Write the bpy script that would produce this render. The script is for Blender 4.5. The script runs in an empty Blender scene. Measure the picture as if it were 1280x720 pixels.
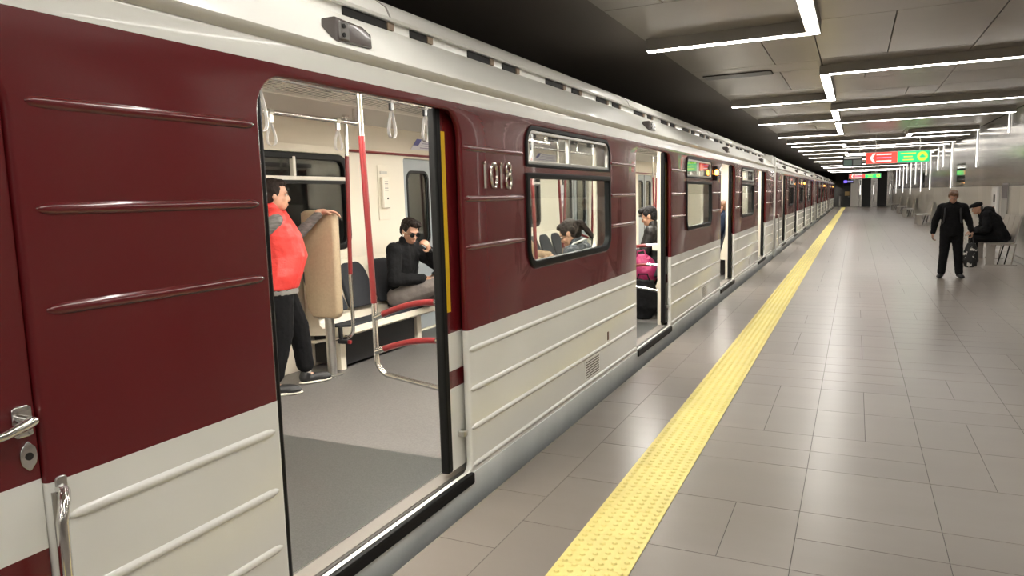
import bpy, bmesh, math, random
from mathutils import Vector, Matrix
random.seed(7)
S = bpy.context.scene
C = S.collection
PI = math.pi

# ------------------------------------------------------------------ camera
cd = bpy.data.cameras.new('camera'); cam = bpy.data.objects.new('camera', cd); C.objects.link(cam)
cd.sensor_width = 36.0; cd.lens = 897.4 / 1280 * 36; cd.clip_start = 0.05; cd.clip_end = 300
AX = (0.9029718, -0.02866577, -0.42874259)     # world axes seen from the camera (right, up, forward)
AY = (0.42885456, 0.12267235, 0.89500573)
AZ = (-0.02693883, 0.99203315, -0.12306312)
m = Matrix.Identity(4)
for i, a in enumerate((AX, AY, AZ)):
    m[i][0] = a[0]; m[i][1] = a[1]; m[i][2] = -a[2]
m[2][3] = 1.6
cam.matrix_world = m
S.camera = cam
# ------------------------------------------------------------------ world, exposure
w = bpy.data.worlds.new('world'); S.world = w; w.use_nodes = True
w.node_tree.nodes['Background'].inputs[0].default_value = (0.010, 0.0095, 0.009, 1)
w.node_tree.nodes['Background'].inputs[1].default_value = 1.0
S.view_settings.view_transform = 'Standard'; S.view_settings.look = 'None'
S.view_settings.gamma = 1.0; S.view_settings.use_curve_mapping = False
S.view_settings.exposure = 0.0
LED = 28.0          # ceiling light strips
CARLED = 108.0        # light lines in the cars

# ------------------------------------------------------------------ materials
MATS = {}
def mat(name, col, rough=0.5, metal=0.0, coat=0.0, var=0.0, vscale=8.0, bump=0.0, bscale=60.0, stretch=(1,1,1), spec=0.5, objrand=0.0, rvar=0.0):
    if name in MATS: return MATS[name]
    M = bpy.data.materials.new(name); M.use_nodes = True; nt = M.node_tree; N = nt.nodes; L = nt.links
    b = N['Principled BSDF']
    b.inputs['Base Color'].default_value = (*col, 1); b.inputs['Roughness'].default_value = rough
    b.inputs['Metallic'].default_value = metal; b.inputs['Coat Weight'].default_value = coat
    b.inputs['Coat Roughness'].default_value = 0.03; b.inputs['Specular IOR Level'].default_value = spec
    if var or bump or objrand or rvar:
        tc = N.new('ShaderNodeTexCoord'); mp = N.new('ShaderNodeMapping'); mp.inputs['Scale'].default_value = stretch
        L.new(tc.outputs['Object'], mp.inputs['Vector'])
        if objrand:
            oi = N.new('ShaderNodeObjectInfo'); ml = N.new('ShaderNodeVectorMath'); ml.operation = 'ADD'
            sc = N.new('ShaderNodeMath'); sc.operation = 'MULTIPLY'; sc.inputs[1].default_value = 37.0
            L.new(oi.outputs['Random'], sc.inputs[0]); L.new(mp.outputs[0], ml.inputs[0]); L.new(sc.outputs[0], ml.inputs[1]); vec = ml.outputs[0]
        else: vec = mp.outputs[0]
    if var or objrand or rvar:
        n = N.new('ShaderNodeTexNoise'); n.inputs['Scale'].default_value = vscale; n.inputs['Detail'].default_value = 5
        L.new(vec, n.inputs['Vector'])
    if var or objrand:
        r = N.new('ShaderNodeMapRange'); r.inputs['From Min'].default_value = 0.25; r.inputs['From Max'].default_value = 0.75
        r.inputs['To Min'].default_value = 1 - var; r.inputs['To Max'].default_value = 1 + var
        L.new(n.outputs['Fac'], r.inputs['Value'])
        mx = N.new('ShaderNodeVectorMath'); mx.operation = 'SCALE'; mx.inputs[0].default_value = col
        if objrand:
            r2 = N.new('ShaderNodeMapRange'); r2.inputs['To Min'].default_value = 1 - objrand; r2.inputs['To Max'].default_value = 1 + objrand
            L.new(oi.outputs['Random'], r2.inputs['Value'])
            mm = N.new('ShaderNodeMath'); mm.operation = 'MULTIPLY'; L.new(r.outputs[0], mm.inputs[0]); L.new(r2.outputs[0], mm.inputs[1])
            L.new(mm.outputs[0], mx.inputs['Scale'])
        else: L.new(r.outputs[0], mx.inputs['Scale'])
        L.new(mx.outputs[0], b.inputs['Base Color'])
    if rvar:
        r3 = N.new('ShaderNodeMapRange'); r3.inputs['From Min'].default_value = 0.3; r3.inputs['From Max'].default_value = 0.7
        r3.inputs['To Min'].default_value = max(0.02, rough - rvar); r3.inputs['To Max'].default_value = rough + rvar
        L.new(n.outputs['Fac'], r3.inputs['Value']); L.new(r3.outputs[0], b.inputs['Roughness'])
    if bump:
        n2 = N.new('ShaderNodeTexNoise'); n2.inputs['Scale'].default_value = bscale; n2.inputs['Detail'].default_value = 4
        L.new(vec, n2.inputs['Vector']); bp = N.new('ShaderNodeBump'); bp.inputs['Strength'].default_value = bump; bp.inputs['Distance'].default_value = 0.02
        L.new(n2.outputs['Fac'], bp.inputs['Height']); L.new(bp.outputs[0], b.inputs['Normal'])
    MATS[name] = M; return M
def emat(name, col, strength):
    if name in MATS: return MATS[name]
    M = bpy.data.materials.new(name); M.use_nodes = True; b = M.node_tree.nodes['Principled BSDF']
    b.inputs['Base Color'].default_value = (*col, 1); b.inputs['Emission Color'].default_value = (*col, 1); b.inputs['Emission Strength'].default_value = strength
    MATS[name] = M; return M
def zbands(name, bands, rough, coat, var=0.05, bump=0.0):
    """colour by height in the car's own coordinates: [(z_from, colour), ...]"""
    M = mat(name, (1, 1, 1), rough, 0, coat, bump=bump, bscale=2.2, stretch=(1, .45, 1.6))
    nt = M.node_tree; N = nt.nodes; L = nt.links; b = N['Principled BSDF']
    tc = N.new('ShaderNodeTexCoord'); sp = N.new('ShaderNodeSeparateXYZ'); L.new(tc.outputs['Object'], sp.inputs[0])
    mr = N.new('ShaderNodeMapRange'); mr.inputs['From Min'].default_value = -1; mr.inputs['From Max'].default_value = 3
    L.new(sp.outputs['Z'], mr.inputs['Value'])
    cr = N.new('ShaderNodeValToRGB'); cr.color_ramp.interpolation = 'CONSTANT'; e = cr.color_ramp.elements
    while len(e) > 1: e.remove(e[0])
    e[0].position = 0; e[0].color = (*bands[0][1], 1)
    for z, c in bands[1:]:
        k = e.new((z + 1) / 4); k.color = (*c, 1)
    L.new(mr.outputs[0], cr.inputs['Fac'])
    n = N.new('ShaderNodeTexNoise'); n.inputs['Scale'].default_value = 1.6; n.inputs['Detail'].default_value = 6; L.new(tc.outputs['Object'], n.inputs['Vector'])
    r = N.new('ShaderNodeMapRange'); r.inputs['To Min'].default_value = 1 - var; r.inputs['To Max'].default_value = 1 + var; L.new(n.outputs['Fac'], r.inputs['Value'])
    mx = N.new('ShaderNodeVectorMath'); mx.operation = 'SCALE'; L.new(cr.outputs['Color'], mx.inputs[0]); L.new(r.outputs[0], mx.inputs['Scale'])
    L.new(mx.outputs[0], b.inputs['Base Color']); return M
def glass(name, tint=(0.92, 0.95, 0.93), extra=0.0):
    M = bpy.data.materials.new(name); M.use_nodes = True; nt = M.node_tree; N = nt.nodes; L = nt.links
    N.remove(N['Principled BSDF']); out = N['Material Output']
    t = N.new('ShaderNodeBsdfTransparent'); t.inputs[0].default_value = (*tint, 1)
    g = N.new('ShaderNodeBsdfGlossy'); g.inputs['Roughness'].default_value = 0.02
    f = N.new('ShaderNodeLayerWeight'); f.inputs[0].default_value = 0.5
    pw = N.new('ShaderNodeMath'); pw.operation = 'POWER'; pw.inputs[1].default_value = 5.0; L.new(f.outputs['Facing'], pw.inputs[0])
    a = N.new('ShaderNodeMath'); a.operation = 'MULTIPLY_ADD'; a.inputs[1].default_value = .92; a.inputs[2].default_value = .03 + extra; a.use_clamp = True; L.new(pw.outputs[0], a.inputs[0])
    mx = N.new('ShaderNodeMixShader'); L.new(a.outputs[0], mx.inputs[0]); L.new(t.outputs[0], mx.inputs[1]); L.new(g.outputs[0], mx.inputs[2])
    L.new(mx.outputs[0], out.inputs[0]); MATS[name] = M; return M

MAROON = (0.125, 0.0085, 0.0115); WHITE = (0.83, 0.825, 0.775); CREAM = (0.82, 0.81, 0.755)
body_m = zbands('car_paint', [(-1, WHITE), (0.90, MAROON), (2.09, CREAM)], 0.24, 0.40, 0.05, 0.10)
leaf_m = zbands('door_leaf_paint', [(-1, WHITE), (0.60, MAROON), (0.69, WHITE), (0.90, MAROON)], 0.25, 0.5)
cabdoor_m = zbands('cab_door_paint', [(-1, MAROON), (0.73, WHITE), (0.91, MAROON)], 0.25, 0.5)
roof_m = mat('roof_cream_paint', (.84, .83, .775), 0.38, 0, 0.12, var=0.03, vscale=2, bump=0.03, bscale=2.0, stretch=(1, .4, 1))
white_m = mat('white_paint', WHITE, 0.3, 0, 0.3, var=0.04, vscale=3)
maroon_m = mat('maroon_paint', MAROON, 0.20, 0, 0.6)
skirt_m = mat('skirt_paint', (0.78, 0.81, 0.79), 0.32, 0, 0.3, var=0.10, vscale=3)
rubber_m = mat('black_rubber', (0.005, 0.005, 0.005), 0.5, spec=.2)
black_m = mat('black_plastic', (0.010, 0.010, 0.011), 0.4)
chrome_m = mat('chrome', (0.75, 0.74, 0.72), 0.12, 1.0)
steel_m = mat('brushed_steel', (0.58, 0.57, 0.55), 0.28, 1.0, var=0.06, vscale=20)
alu_m = mat('aluminium_trim', (0.55, 0.54, 0.51), 0.35, 1.0)
sill_m = mat('dull_sill_metal', (0.20, 0.18, 0.16), 0.6, 0.3)
tan_m = mat('tan_bracket', (0.30, 0.22, 0.15), 0.6)
yellow_m = mat('yellow_paint', (0.72, 0.46, 0.01), 0.4)
redrail_m = mat('red_rail_coating', (0.165, 0.012, 0.014), 0.3, 0, 0.3)
lining_m = mat('cream_lining', (0.78, 0.72, 0.60), 0.4, var=0.02, vscale=2)
cream2_m = mat('cream_plastic', (0.76, 0.70, 0.58), 0.35)
greyceil_m = mat('grey_car_ceiling', (0.58, 0.56, 0.52), 0.5)
grille_m = mat('white_grille', (0.88, 0.86, 0.80), 0.45)
dark_m = mat('dark_recess', (0.012, 0.011, 0.010), 0.7)
bluegrey_m = mat('blue_grey_door', (0.27, 0.30, 0.32), 0.4, var=0.03)
carfloor_m = mat('car_floor_vinyl', (0.130, 0.122, 0.118), 0.5, var=0.22, vscale=90, bump=0.03, bscale=200)
mat_m = mat('entrance_mat_vinyl', (0.052, 0.054, 0.050), 0.45, var=0.45, vscale=140)
seat_m = mat('charcoal_seat_fabric', (0.034, 0.036, 0.042), 0.85, spec=.2, var=0.25, vscale=150, bump=0.1, bscale=300)
pad_m = mat('tan_leatherette', (0.40, 0.31, 0.205), 0.6, var=0.08, vscale=60, bump=0.05, bscale=120)
glass_m = glass('window_glass', extra=0.02)
darkglass_m = glass('hopper_glass', (0.9, 0.92, 0.91), 0.04)
led_m = emat('led_diffuser', (1.0, 0.965, 0.90), LED)
wallled_m = emat('wall_led_diffuser', (1.0, 0.965, 0.90), 3.5)
carled_m = emat('car_light_diffuser', (1.0, 0.955, 0.87), CARLED)
amber_m = emat('amber_lamp', (1.0, 0.42, 0.06), 14)

# ------------------------------------------------------------------ geometry helpers
def link(name, me, m=None, parent=None):
    o = bpy.data.objects.new(name, me); C.objects.link(o)
    if m is not None and me is not None and len(me.materials) == 0: me.materials.append(m)
    if parent is not None: o.parent = parent
    return o
def obj(name, bm, m, parent=None, smooth=False, loc=None):
    me = bpy.data.meshes.new(name); bmesh.ops.recalc_face_normals(bm, faces=bm.faces); bm.to_mesh(me); bm.free()
    if smooth:
        for p in me.polygons: p.use_smooth = True
        me.set_sharp_from_angle(angle=math.radians(40))
    o = link(name, me, m, parent)
    if loc is not None: o.location = loc
    return o
def tag(o, label=None, cat=None, group=None, kind=None):
    if label: o['label'] = label
    if cat: o['category'] = cat
    if group: o['group'] = group
    if kind: o['kind'] = kind
    return o
def thing(name, label, cat, loc=(0, 0, 0), rz=0, group=None):
    o = bpy.data.objects.new(name, None); C.objects.link(o); o.location = loc; o.rotation_euler = (0, 0, rz); o.empty_display_size = .1
    return tag(o, label, cat, group)
def copy_tree(o, parent=None):
    c = o.copy(); C.objects.link(c); c.parent = parent
    for ch in list(o.children): copy_tree(ch, c)
    return c
def B(): return bmesh.new()
def box(bm, x0, x1, y0, y1, z0, z1, bev=0.0, seg=1):
    v = [bm.verts.new((x, y, z)) for x in (x0, x1) for y in (y0, y1) for z in (z0, z1)]
    f = [bm.faces.new([v[i] for i in q]) for q in ((0, 1, 3, 2), (4, 6, 7, 5), (0, 4, 5, 1), (2, 3, 7, 6), (0, 2, 6, 4), (1, 5, 7, 3))]
    if bev:
        e = list({e for q in f for e in q.edges})
        bmesh.ops.bevel(bm, geom=e, offset=bev, segments=seg, affect='EDGES', profile=0.5)
    return bm
def frame_of(d):
    d = d.normalized(); a = Vector((0, 0, 1)) if abs(d.z) < 0.9 else Vector((1, 0, 0))
    s = d.cross(a).normalized(); return s, s.cross(d).normalized()
def tube(bm, pts, r, n=12, caps=True):
    """round tube along a list of points; r a number or a list"""
    pts = [Vector(p) for p in pts]; rs = r if isinstance(r, (list, tuple)) else [r] * len(pts); rings = []
    prev = None
    for i, p in enumerate(pts):
        d = (pts[min(i + 1, len(pts) - 1)] - pts[max(i - 1, 0)])
        if prev is None: s, t = frame_of(d)
        else:
            d = d.normalized(); s = (prev - d * prev.dot(d)).normalized(); t = s.cross(d).normalized()
        prev = s
        rings.append([bm.verts.new(p + (s * math.cos(2 * PI * k / n) + t * math.sin(2 * PI * k / n)) * rs[i]) for k in range(n)])
    for a, b in zip(rings, rings[1:]):
        for k in range(n): bm.faces.new((a[k], a[(k + 1) % n], b[(k + 1) % n], b[k]))
    if caps: bm.faces.new(rings[0][::-1]); bm.faces.new(rings[-1])
    return bm
def prism_y(bm, prof, y0, y1, closed=True):
    """profile [(x, z)] extruded along y"""
    a = [bm.verts.new((x, y0, z)) for x, z in prof]; b = [bm.verts.new((x, y1, z)) for x, z in prof]; n = len(prof)
    for k in range(n if closed else n - 1): bm.faces.new((a[k], a[(k + 1) % n], b[(k + 1) % n], b[k]))
    if closed: bm.faces.new(a[::-1]); bm.faces.new(b)
    return bm
def rrect(u0, u1, v0, v1, r, n=6):
    """rounded rectangle, radii (bottom-left, bottom-right, top-right, top-left)"""
    if not isinstance(r, (list, tuple)): r = [r] * 4
    out = []
    for (cu, cv, a0, rr) in ((u0, v0, PI, r[0]), (u1, v0, 1.5 * PI, r[1]), (u1, v1, 0, r[2]), (u0, v1, .5 * PI, r[3])):
        su = 1 if cu == u0 else -1; sv = 1 if cv == v0 else -1
        if rr <= 1e-6: out.append((cu, cv)); continue
        for k in range(n + 1):
            a = a0 + .5 * PI * k / n; out.append((cu + su * rr + rr * math.cos(a), cv + sv * rr + rr * math.sin(a)))
    return out
def slab_mesh(outer, holes, w0, w1, bev=0.0, bseg=3, axis='x'):
    """flat sheet in (u, v) with holes, thickness w0..w1; axis x: u->y v->z w->x; axis y: u->x v->z w->y; axis z: u->x v->y w->z"""
    cu = bpy.data.curves.new('c', 'CURVE'); cu.dimensions = '2D'; cu.fill_mode = 'BOTH'
    for k, lp in enumerate([outer] + list(holes)):
        ar = sum(lp[i][0] * lp[(i + 1) % len(lp)][1] - lp[(i + 1) % len(lp)][0] * lp[i][1] for i in range(len(lp)))
        if (ar > 0) != (k == 0): lp = lp[::-1]
        s = cu.splines.new('POLY'); s.points.add(len(lp) - 1); s.use_cyclic_u = True
        for p, (u, v) in zip(s.points, lp): p.co = (u, v, 0, 1)
    t = abs(w1 - w0) / 2; cu.extrude = max(t - bev, 1e-5); cu.bevel_depth = bev; cu.bevel_resolution = bseg; cu.offset = -bev
    o = bpy.data.objects.new('c', cu); C.objects.link(o)
    dg = bpy.context.evaluated_depsgraph_get(); me = bpy.data.meshes.new_from_object(o.evaluated_get(dg))
    bpy.data.objects.remove(o); bpy.data.curves.remove(cu)
    bm = B(); bm.from_mesh(me); bpy.data.meshes.remove(me)
    bmesh.ops.remove_doubles(bm, verts=bm.verts, dist=1e-5)
    c = (w0 + w1) / 2
    for v in bm.verts:
        u, vv, ww = v.co
        if axis == 'x': v.co = (c + ww, u, vv)
        elif axis == 'y': v.co = (u, c - ww, vv)
        else: v.co = (u, vv, c + ww)
    return bm
def slab(name, outer, holes, w0, w1, m, parent=None, bev=0.0, axis='x', smooth=True):
    return obj(name, slab_mesh(outer, holes, w0, w1, bev, 3, axis), m, parent, smooth)
def ring(name, lp_o, lp_i, w0, w1, m, parent=None, bev=0.0, axis='x'): return slab(name, lp_o, [lp_i], w0, w1, m, parent, bev, axis)

# ================================================================== THE STATION
PE = -1.765          # platform edge
XW = 3.10            # platform wall
YB, YF = -9.0, 76.0  # ends of the platform
ZC = 3.25            # ceiling panels
floor_m = mat('grey_stone_tile', (0.200, 0.172, 0.150), 0.285, var=0.06, vscale=2.0, stretch=(.6, 2.2, 1), objrand=0.045)
grout_m = mat('dark_grout', (0.060, 0.051, 0.045), 0.7)
tact_m = mat('yellow_tactile', (0.73, 0.615, 0.205), 0.5, var=0.06, vscale=14, objrand=0.03)
tunnel_m = mat('dark_tunnel', (0.020, 0.018, 0.017), 0.6, var=0.2, vscale=3)
vault_m = mat('dark_ceiling_paint', (0.17, 0.148, 0.132), 0.5)
ceil_m = mat('satin_steel_ceiling', (0.42, 0.385, 0.345), 0.30, 0.5, var=0.06, vscale=1.2, objrand=0.12, spec=.15)
wallsteel_m = mat('polished_wall_steel', (0.50, 0.48, 0.455), 0.20, 0.75, var=0.10, vscale=3, stretch=(1, 3, .25), objrand=0.18)
wallsteel_m.node_tree.nodes['Principled BSDF'].inputs['Specular Tint'].default_value = (.38, .37, .355, 1)
wallbrush_m = mat('brushed_wall_steel', (0.58, 0.555, 0.52), 0.28, 0.7, var=0.08, vscale=4, stretch=(1, 3, .25), objrand=0.08)
wallreflect_m = mat('green_reflection_glass', (0.020, 0.032, 0.012), 0.05, 0, 0.5)  # dark green of a reflection put into the colour of some glassy panels
housing_m = mat('light_housing', (0.34, 0.32, 0.29), 0.5, 0.2)

bm = B(); box(bm, PE + .004, XW + .1, YB, YF + 1, -.30, -.0016); box(bm, PE + .004, PE + .14, YB, YF + 1, -1.15, -.30)
floor = tag(obj('floor', bm, grout_m), kind='structure')
G = 0.0018
def tile_mesh(w, d):
    b = B(); box(b, -w / 2 + G, w / 2 - G, -d / 2 + G, d / 2 - G, -.0016, 0)
    me = bpy.data.meshes.new('tile'); bmesh.ops.recalc_face_normals(b, faces=b.faces); b.to_mesh(me); b.free(); me.materials.append(floor_m); return me
U = 0.31
tiles = []
cols = [(-1.765, -1.46), (-1.46, -1.15), (-.825, -.21)] + [(-.21 + .62 * k, .41 + .62 * k) for k in range(4)] + [(2.27, 2.89), (2.89, 3.10)]
fixed = {2: {0: 'v', 2: 's', 4: 'h', 6: 'v', 8: 'v', 10: 'h'}, 3: {0: 'h', 2: 's', 4: 'h', 6: 'v', 8: 'v', 10: 'h'}, 4: {0: 'h', 2: 's', 4: 'v', 6: 'v', 8: 'h'}, 5: {2: 'h', 4: 's', 6: 'v'}}
for ci, (a, b_) in enumerate(cols):
    wd = b_ - a; row = -int((3.10 - YB) / .62) * 2
    while 3.10 + row * U < YF:
        y = 3.10 + row * U - (.31 if ci in (1, 5) else 0) * 0
        if wd < .5: tiles.append((round(wd, 3), .62, (a + b_) / 2, y + .31 - (.31 if ci == 0 else 0))); row += 2; continue
        k = fixed.get(ci, {}).get(row) or random.choice('hhhvvs')
        if k == 'h': tiles += [(wd, .31, (a + b_) / 2, y + .155), (wd, .31, (a + b_) / 2, y + .465)]
        elif k == 's': tiles.append((wd, .62, (a + b_) / 2, y + .31))
        else: tiles += [(wd / 2, .62, a + wd / 4, y + .31), (wd / 2, .62, a + wd * .75, y + .31)]
        row += 2
def seen(t):
    x, y = t[2], t[3]
    f = x * AX[2] + y * AY[2] - 1.6 * AZ[2]; r = x * AX[0] + y * AY[0] - 1.6 * AZ[0]; u = x * AX[1] + y * AY[1] - 1.6 * AZ[1]
    return f > .5 and abs(r / f) < .78 and abs(u / f) < .46
near = sorted([t for t in tiles if seen(t)], key=lambda t: t[2] ** 2 + t[3] ** 2)[:296]
nearset = set(near); meshes = {}
for t in near:
    key = (round(t[0], 3), t[1])
    if key not in meshes: meshes[key] = tile_mesh(*key)
    o = link('tile', meshes[key], None, floor); o.location = (t[2], t[3], 0)
bm = B()
for t in tiles:
    if t not in nearset: box(bm, t[2] - t[0] / 2 + G, t[2] + t[0] / 2 - G, t[3] - t[1] / 2 + G, t[3] + t[1] / 2 - G, -.0016, 0)
tag(obj('tiles_beyond', bm, floor_m, floor), kind='stuff')
# tactile pavers
b = B(); W2 = .1625
box(b, -W2 + .001, W2 - .001, -.155 + .0012, .155 - .0012, -.0016, .004)
for i in range(6):
    for j in range(6):
        x = -.13 + .052 * i; y = -.129 + .0517 * j + (.013 if i % 2 else -.013)
        bot = [b.verts.new((x + .0150 * math.cos(2 * PI * k / 8), y + .0150 * math.sin(2 * PI * k / 8), .004)) for k in range(8)]
        top = [b.verts.new((x + .0095 * math.cos(2 * PI * k / 8), y + .0095 * math.sin(2 * PI * k / 8), .0105)) for k in range(8)]
        for k in range(8): b.faces.new((bot[k], bot[(k + 1) % 8], top[(k + 1) % 8], top[k]))
        b.faces.new(top)
tme = bpy.data.meshes.new('tactile_paver'); b.to_mesh(tme); b.free(); tme.materials.append(tact_m)
y = 2.79 + .155 - 12 * .31
while y < 74:
    o = link('tactile_paver', tme, None, floor); o.location = (-.9875, y, 0); y += .31

# track side, walls, ends
bm = B(); box(bm, -6.2, PE + .05, YB, 110, -1.35, -1.15); tag(obj('floor_track', bm, tunnel_m), kind='structure')
bm = B(); box(bm, -6.4, -6.2, YB, 110, -1.35, 3.9); tag(obj('wall_left', bm, tunnel_m), kind='structure')
bm = B(); prism_y(bm, [(-2.05, 3.30), (-2.05, 3.9), (-6.4, 3.9), (-6.4, 3.42), (-5.2, 3.42)], YB, 110); tag(obj('ceiling_track', bm, vault_m), kind='structure')
bm = B(); box(bm, -6.2, XW + .2, YB - .2, YB, -1.35, 3.9); tag(obj('wall_rear', bm, wallbrush_m), kind='structure')
bm = B(); box(bm, -6.2, PE + .1, 110, 110.2, -1.35, 3.9); tag(obj('wall_tunnel_end', bm, tunnel_m), kind='structure')
# ceiling with panels
bm = B(); box(bm, -2.09, XW + .2, YB, YF + .3, ZC + .03, 3.9); ceiling = tag(obj('ceiling', bm, dark_m), kind='structure')
g = .006
def panel_z(x0, x1, y0, y1):
    bm = B(); box(bm, x0 + g, x1 - g, y0 + g, y1 - g, ZC, ZC + .03); return obj('ceiling_panel', bm, ceil_m, ceiling)
ccols = [(-2.10, -1.56), (-1.56, -1.0), (-1.0, -.45), (-.45, .07), (.07, 1.20), (1.20, 2.15), (2.15, 3.10)]
wide = [(-2.10, -1.56, -.45), ]
y = YB; k = 0
bays = [YB, -4.6, -1.9, 1.2, 4.1, 7.86, 10.9, 13.72, 15.5, 17.64, 20.1, 22.25, 25.3, 27.2, 30.2, 33.3, 37.3, 42.2, 46.5, 50.5, 54.4, 58.8, 63.5, 69.0, 72.5, YF]
for i, (a, b_) in enumerate(zip(bays, bays[1:])):
    s1 = a + (b_ - a) * random.choice((.62, .7, .78)); xs = (-1.56, -1.0, -1.0, -1.3)[i % 4]
    panel_z(-2.10, xs, a, s1); panel_z(xs, -.45, a, s1); panel_z(-2.10, -.45, s1, b_)
    s2 = a + (b_ - a) * random.choice((.45, .6, .75)); xr = (.07, .73, .3)[i % 3]
    panel_z(-.45, xr, a, s2); panel_z(xr, 1.20, a, s2); panel_z(-.45, 1.20, s2, b_)
    panel_z(1.20, 3.10, a, s2 + .2); panel_z(1.20, 3.10, s2 + .2, b_)
# air vent in the ceiling
t = thing('ceiling_vent', 'dark slatted air vent set into steel ceiling panels', 'vent', (-1.55, 10.8, ZC))
bm = B(); box(bm, -.46, .46, -.16, .16, -.010, -.002); obj('backing', bm, dark_m, t)
for k in range(7):
    bm = B(); box(bm, -.45, .45, -.15 + k * .045, -.135 + k * .045, -.022, -.010); obj('slat', bm, steel_m, t)

# ceiling lights: strips across, joined by a strip along the platform
def light(label, segs, group='led ceiling lines'):
    x0, y0, x1, y1 = segs[0]
    t = thing('ceiling_light', label, 'light', ((x0 + x1) / 2, (y0 + y1) / 2, ZC), 0, group)
    ox, oy = (x0 + x1) / 2, (y0 + y1) / 2
    for (a, b_, c, d) in segs:
        a, c = min(a, c) - ox, max(a, c) - ox; b_, d = min(b_, d) - oy, max(b_, d) - oy
        if abs(c - a) > abs(d - b_): b_ -= .055; d += .055
        else: a -= .055; c += .055
        bm = B(); box(bm, a - .010, c + .010, b_ - .010, d + .010, -.120, -.0005); obj('housing', bm, housing_m, t)
        bm = B(); box(bm, a, c, b_, d, -.124, -.120); obj('diffuser', bm, led_m, t)
    return t
ML = -.42; LX = -2.06; RX = XW - .12
Zs = [(-7.5, -5.2, 'white led ceiling line over the platform start'), (-3.6, -1.4, 'white led ceiling line by the platform start beside the rear wall line'), (0.2, 2.4, 'unseen led ceiling line added above the cab door of the first car'), (4.1, 7.86, 'angled led ceiling line reaching over the train, ahead of the ceiling vent'),  # line above the cab door is unseen, added for more light near the camera
      (10.7, 13.72, 'angled led ceiling line just beyond the ceiling vent'), (15.5, 17.64, 'angled led ceiling line, second one beyond the ceiling vent'), (18.5, 22.25, 'angled led ceiling line, third one beyond the ceiling vent')]
for yr, yl, lb in Zs:
    light(lb, [(LX, yl, ML + .055, yl), (ML, yr, ML, yl - .055), (ML + .055, yr, RX, yr)])
light('straight led ceiling line over the red and green sign', [(LX, 25.3, RX, 25.3)])
light('short hooked led line beside the steel wall', [(1.4, 23.5, RX, 23.5), (1.35, 23.5, 1.35, 24.7)])
for kk, (yl, yr) in enumerate(((27.2, 28.8), (30.4, 30.4), (33.3, 34.6), (37.3, 36.2), (42.2, 41.0), (50.5, 49.2), (54.4, 54.4), (63.5, 63.5), (69.0, 68.0))):
    if yl == yr: s = [(LX, yl, RX, yl)]
    else:
        a, b_ = min(yl, yr) + .055, max(yl, yr) - .055
        s = [(LX, yl, ML + .055, yl), (ML, a, ML, b_), (ML + .055, yr, RX, yr)]
    light(('bent' if yl != yr else 'straight') + ' led ceiling line, %s one beyond the large red and green sign' % ['first', 'second', 'third', 'fourth', 'fifth', 'sixth', 'seventh', 'eighth', 'ninth', 'tenth', 'eleventh', 'twelfth'][kk], s, 'distant led ceiling lines')

# right wall
bm = B(); box(bm, XW + .03, XW + .2, YB, YF + .2, -.3, 3.9); wall = tag(obj('wall_right', bm, dark_m), kind='structure')
def panel_x(name, y0, y1, z0, z1, m, proud=0.0, gap=.004):
    bm = B(); box(bm, XW - proud, XW + .03, y0 + gap, y1 - gap, z0 + gap, z1 - gap); return obj(name, bm, m, wall)
y = YB; i = 0
wp = [(17.2, 19.0), (19.0, 20.2), (20.2, 21.6), (21.6, 24.4)]
while y < YF - .2:
    wd = (1.25, 1.25, .85, 1.6)[i % 4]; y2 = min(y + wd, YF)
    dk = (26.2 < y < 28.2) or (i % 9 == 5 and y > 34)
    panel_x('wall_panel', y, y2, 0.12, 1.60, wallbrush_m)
    panel_x('wall_panel', y, y2, 1.60, 2.35 if dk else 3.24, wallreflect_m if dk else wallsteel_m)
    if dk: panel_x('wall_panel', y, y2, 2.35, 3.24, wallsteel_m)
    panel_x('plinth', y, y2, 0.0, 0.12, wallbrush_m, .012)
    y = y2; i += 1
wl = [(10.7, .9), (15.5, 1.9), (19.8, 2.78), (24.5, 2.14), (30.5, 1.55), (33.4, 2.4), (35.4, 2.3), (38.8, 1.5), (41, 2.2), (44, 1.4), (48, 1.8), (52, 1.2), (56, 1.9), (60, 1.3), (65, 1.8), (70, 1.2)]
for k, (y, z) in enumerate(wl):
    od = ['first', 'second', 'third', 'fourth', 'fifth', 'sixth', 'seventh', 'eighth', 'ninth', 'tenth', 'eleventh', 'twelfth', 'thirteenth', 'fourteenth']
    lb = ['vertical led wall line ending low, well before the steel bench', 'vertical led wall line just before the steel bench'][k] if k < 2 else 'vertical led line on steel wall, %s one beyond the capped man' % od[k - 2]
    t = thing('wall_light', lb, 'light', (XW, y, z), 0, 'vertical led wall lines')
    bm = B(); box(bm, -.012, -.0005, -.05, .05, 0, 3.24 - z); obj('housing', bm, housing_m, t)
    bm = B(); box(bm, -.026, -.012, -.035, .035, .01, 3.24 - z); obj('diffuser', bm, wallled_m, t)
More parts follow.
